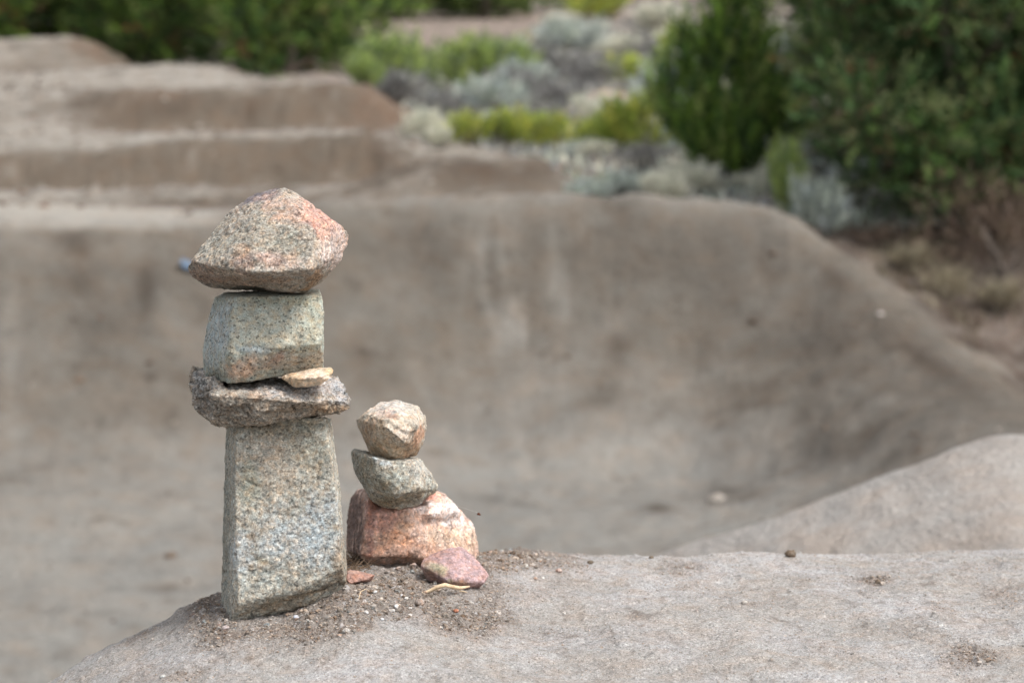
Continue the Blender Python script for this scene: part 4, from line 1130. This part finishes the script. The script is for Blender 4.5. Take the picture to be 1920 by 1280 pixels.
# dry grass on the right shoulder
n = 4500
D = rng.uniform(10.2, 13.0, n); px = rng.uniform(1640, 2150, n)
lipx = np.interp(D, [10.1, 10.7, 11.2, 11.5, 11.75, 12], [1920, 1800, 1700, 1620, 1540, 1440])
ok = px > lipx + 60
D, px = D[ok], px[ok]
xx = (px - 960) / F / math.cos(PITCH) * D
C = np.stack([xx, D, [ground_z(a, b) for a, b in zip(xx, D)]], 1)
ok = fbm(C, 2.2, 3, off=15) > .12
C = C[ok]; n = len(C)
dr = rng.normal(size=(n, 3)) * .35 + np.array([0, 0, 1]); dr /= np.linalg.norm(dr, axis=1)[:, None]
pal = np.concatenate([DG, BR])
V, Fc, cc = leaves(C, dr, rng.uniform(.02, .09, n), rng.uniform(.004, .009, n), .8 * pal[rng.integers(0, len(pal), n)])
tag(link('dry_grass', mesh_from('dry_grass', V, Fc, False, cc), M_sage), kind='stuff')

# scattered stones and scraps beyond
def far_stone(px, D, r, c, lb, seed, nm='stone', cat='stone', grp=None, flat=.6):
    p = at(px, D, r * .2)
    V = icoV * np.array([1.2, 1, flat]) * r + icoV * (fbm(icoV + seed, 1.2, 3) * .35 * r)[:, None]
    o = link(nm, mesh_from(nm, V, icoF, True, np.tile(lin(c) * .85, (len(V), 1))), M_rock_fine)
    o.location = p
    tag(o, lb, cat, grp)
far_stone(880, 19.2, .07, (176, 84, 80), 'red stone among the sagebrush behind the rabbitbrush row', 1)
far_stone(1130, 23.0, .16, (196, 142, 132), 'flat pink stone patch in the middle of the brushland', 2, flat=.3)
far_stone(1650, 11.0, .013, (214, 206, 198), 'white pebble on the right shoulder of the bowl', 3)
far_stone(1412, 11.25, .018, (92, 78, 66), 'dark clod stuck on the bank of the bowl', 4, 'soil_clod', 'soil clod')
# uncountable crumbs lying on the bowl, its banks and the jumps
n = 2600
px = rng.uniform(-100, 2000, n); D = rng.uniform(6.8, 24, n) ** 1.0
ok = (rng.random(n) < np.where(D < 12.2, .35, 1)) & ~((px > 900) & (D > 12.3)) 
px, D = px[ok], D[ok]; n = len(px)
xx = (px - 960) / F / math.cos(PITCH) * D
C = np.stack([xx, D, [ground_z(a, b) for a, b in zip(xx, D)]], 1)
sz = np.exp(rng.normal(0, .6, n)) * .006 * (D / 11)
sz = np.minimum(sz, .03)
V = (i1V[None] * np.array([1.2, 1, .7]) + rng.normal(0, .16, (n, nv, 3))) * sz[:, None, None] + C[:, None]
pal = lin(np.array([(96, 80, 68), (120, 104, 90), (150, 140, 128), (110, 86, 70), (176, 168, 158)]))
cc = pal[rng.choice(5, n, p=[.32, .3, .16, .16, .06])] * .8
Fc = (i1F[None] + (np.arange(n) * nv)[:, None, None]).reshape(-1, 3)
tag(link('soil_crumbs', mesh_from('soil_crumbs', V.reshape(-1, 3), Fc, False, np.repeat(cc, nv, 0)), M_rock_fine), kind='stuff')
# blue scrap on the left bank, half hidden by the capstone
p = at(357, 11.25, .0)
g = 12
u, v = np.meshgrid(np.linspace(-1, 1, g), np.linspace(-1, 1, g))
V = np.stack([u.ravel() * .034, v.ravel() * .03, 0 * u.ravel()], 1)
V[:, 2] = fbm(V, 18, 3) * .03 + .03
V = np.concatenate([V, V - np.array([0, 0, .003])])
i2 = np.arange(g * g).reshape(g, g)
F1 = np.stack([i2[:-1, :-1], i2[:-1, 1:], i2[1:, 1:], i2[1:, :-1]], -1).reshape(-1, 4)
o = link('plastic_scrap', mesh_from('plastic_scrap', V, np.concatenate([F1, F1[:, ::-1] + g * g])), plain_mat('blue_plastic', (84, 100, 120), (104, 120, 136), 20))
o.location = p
tag(o, 'pale blue scrap of plastic on the lip behind the capstone', 'scrap')
print('HIT', mound_hit(435, 1160), mound_hit(648, 1090), mound_hit(800, 1052), mound_hit(680, 1050))
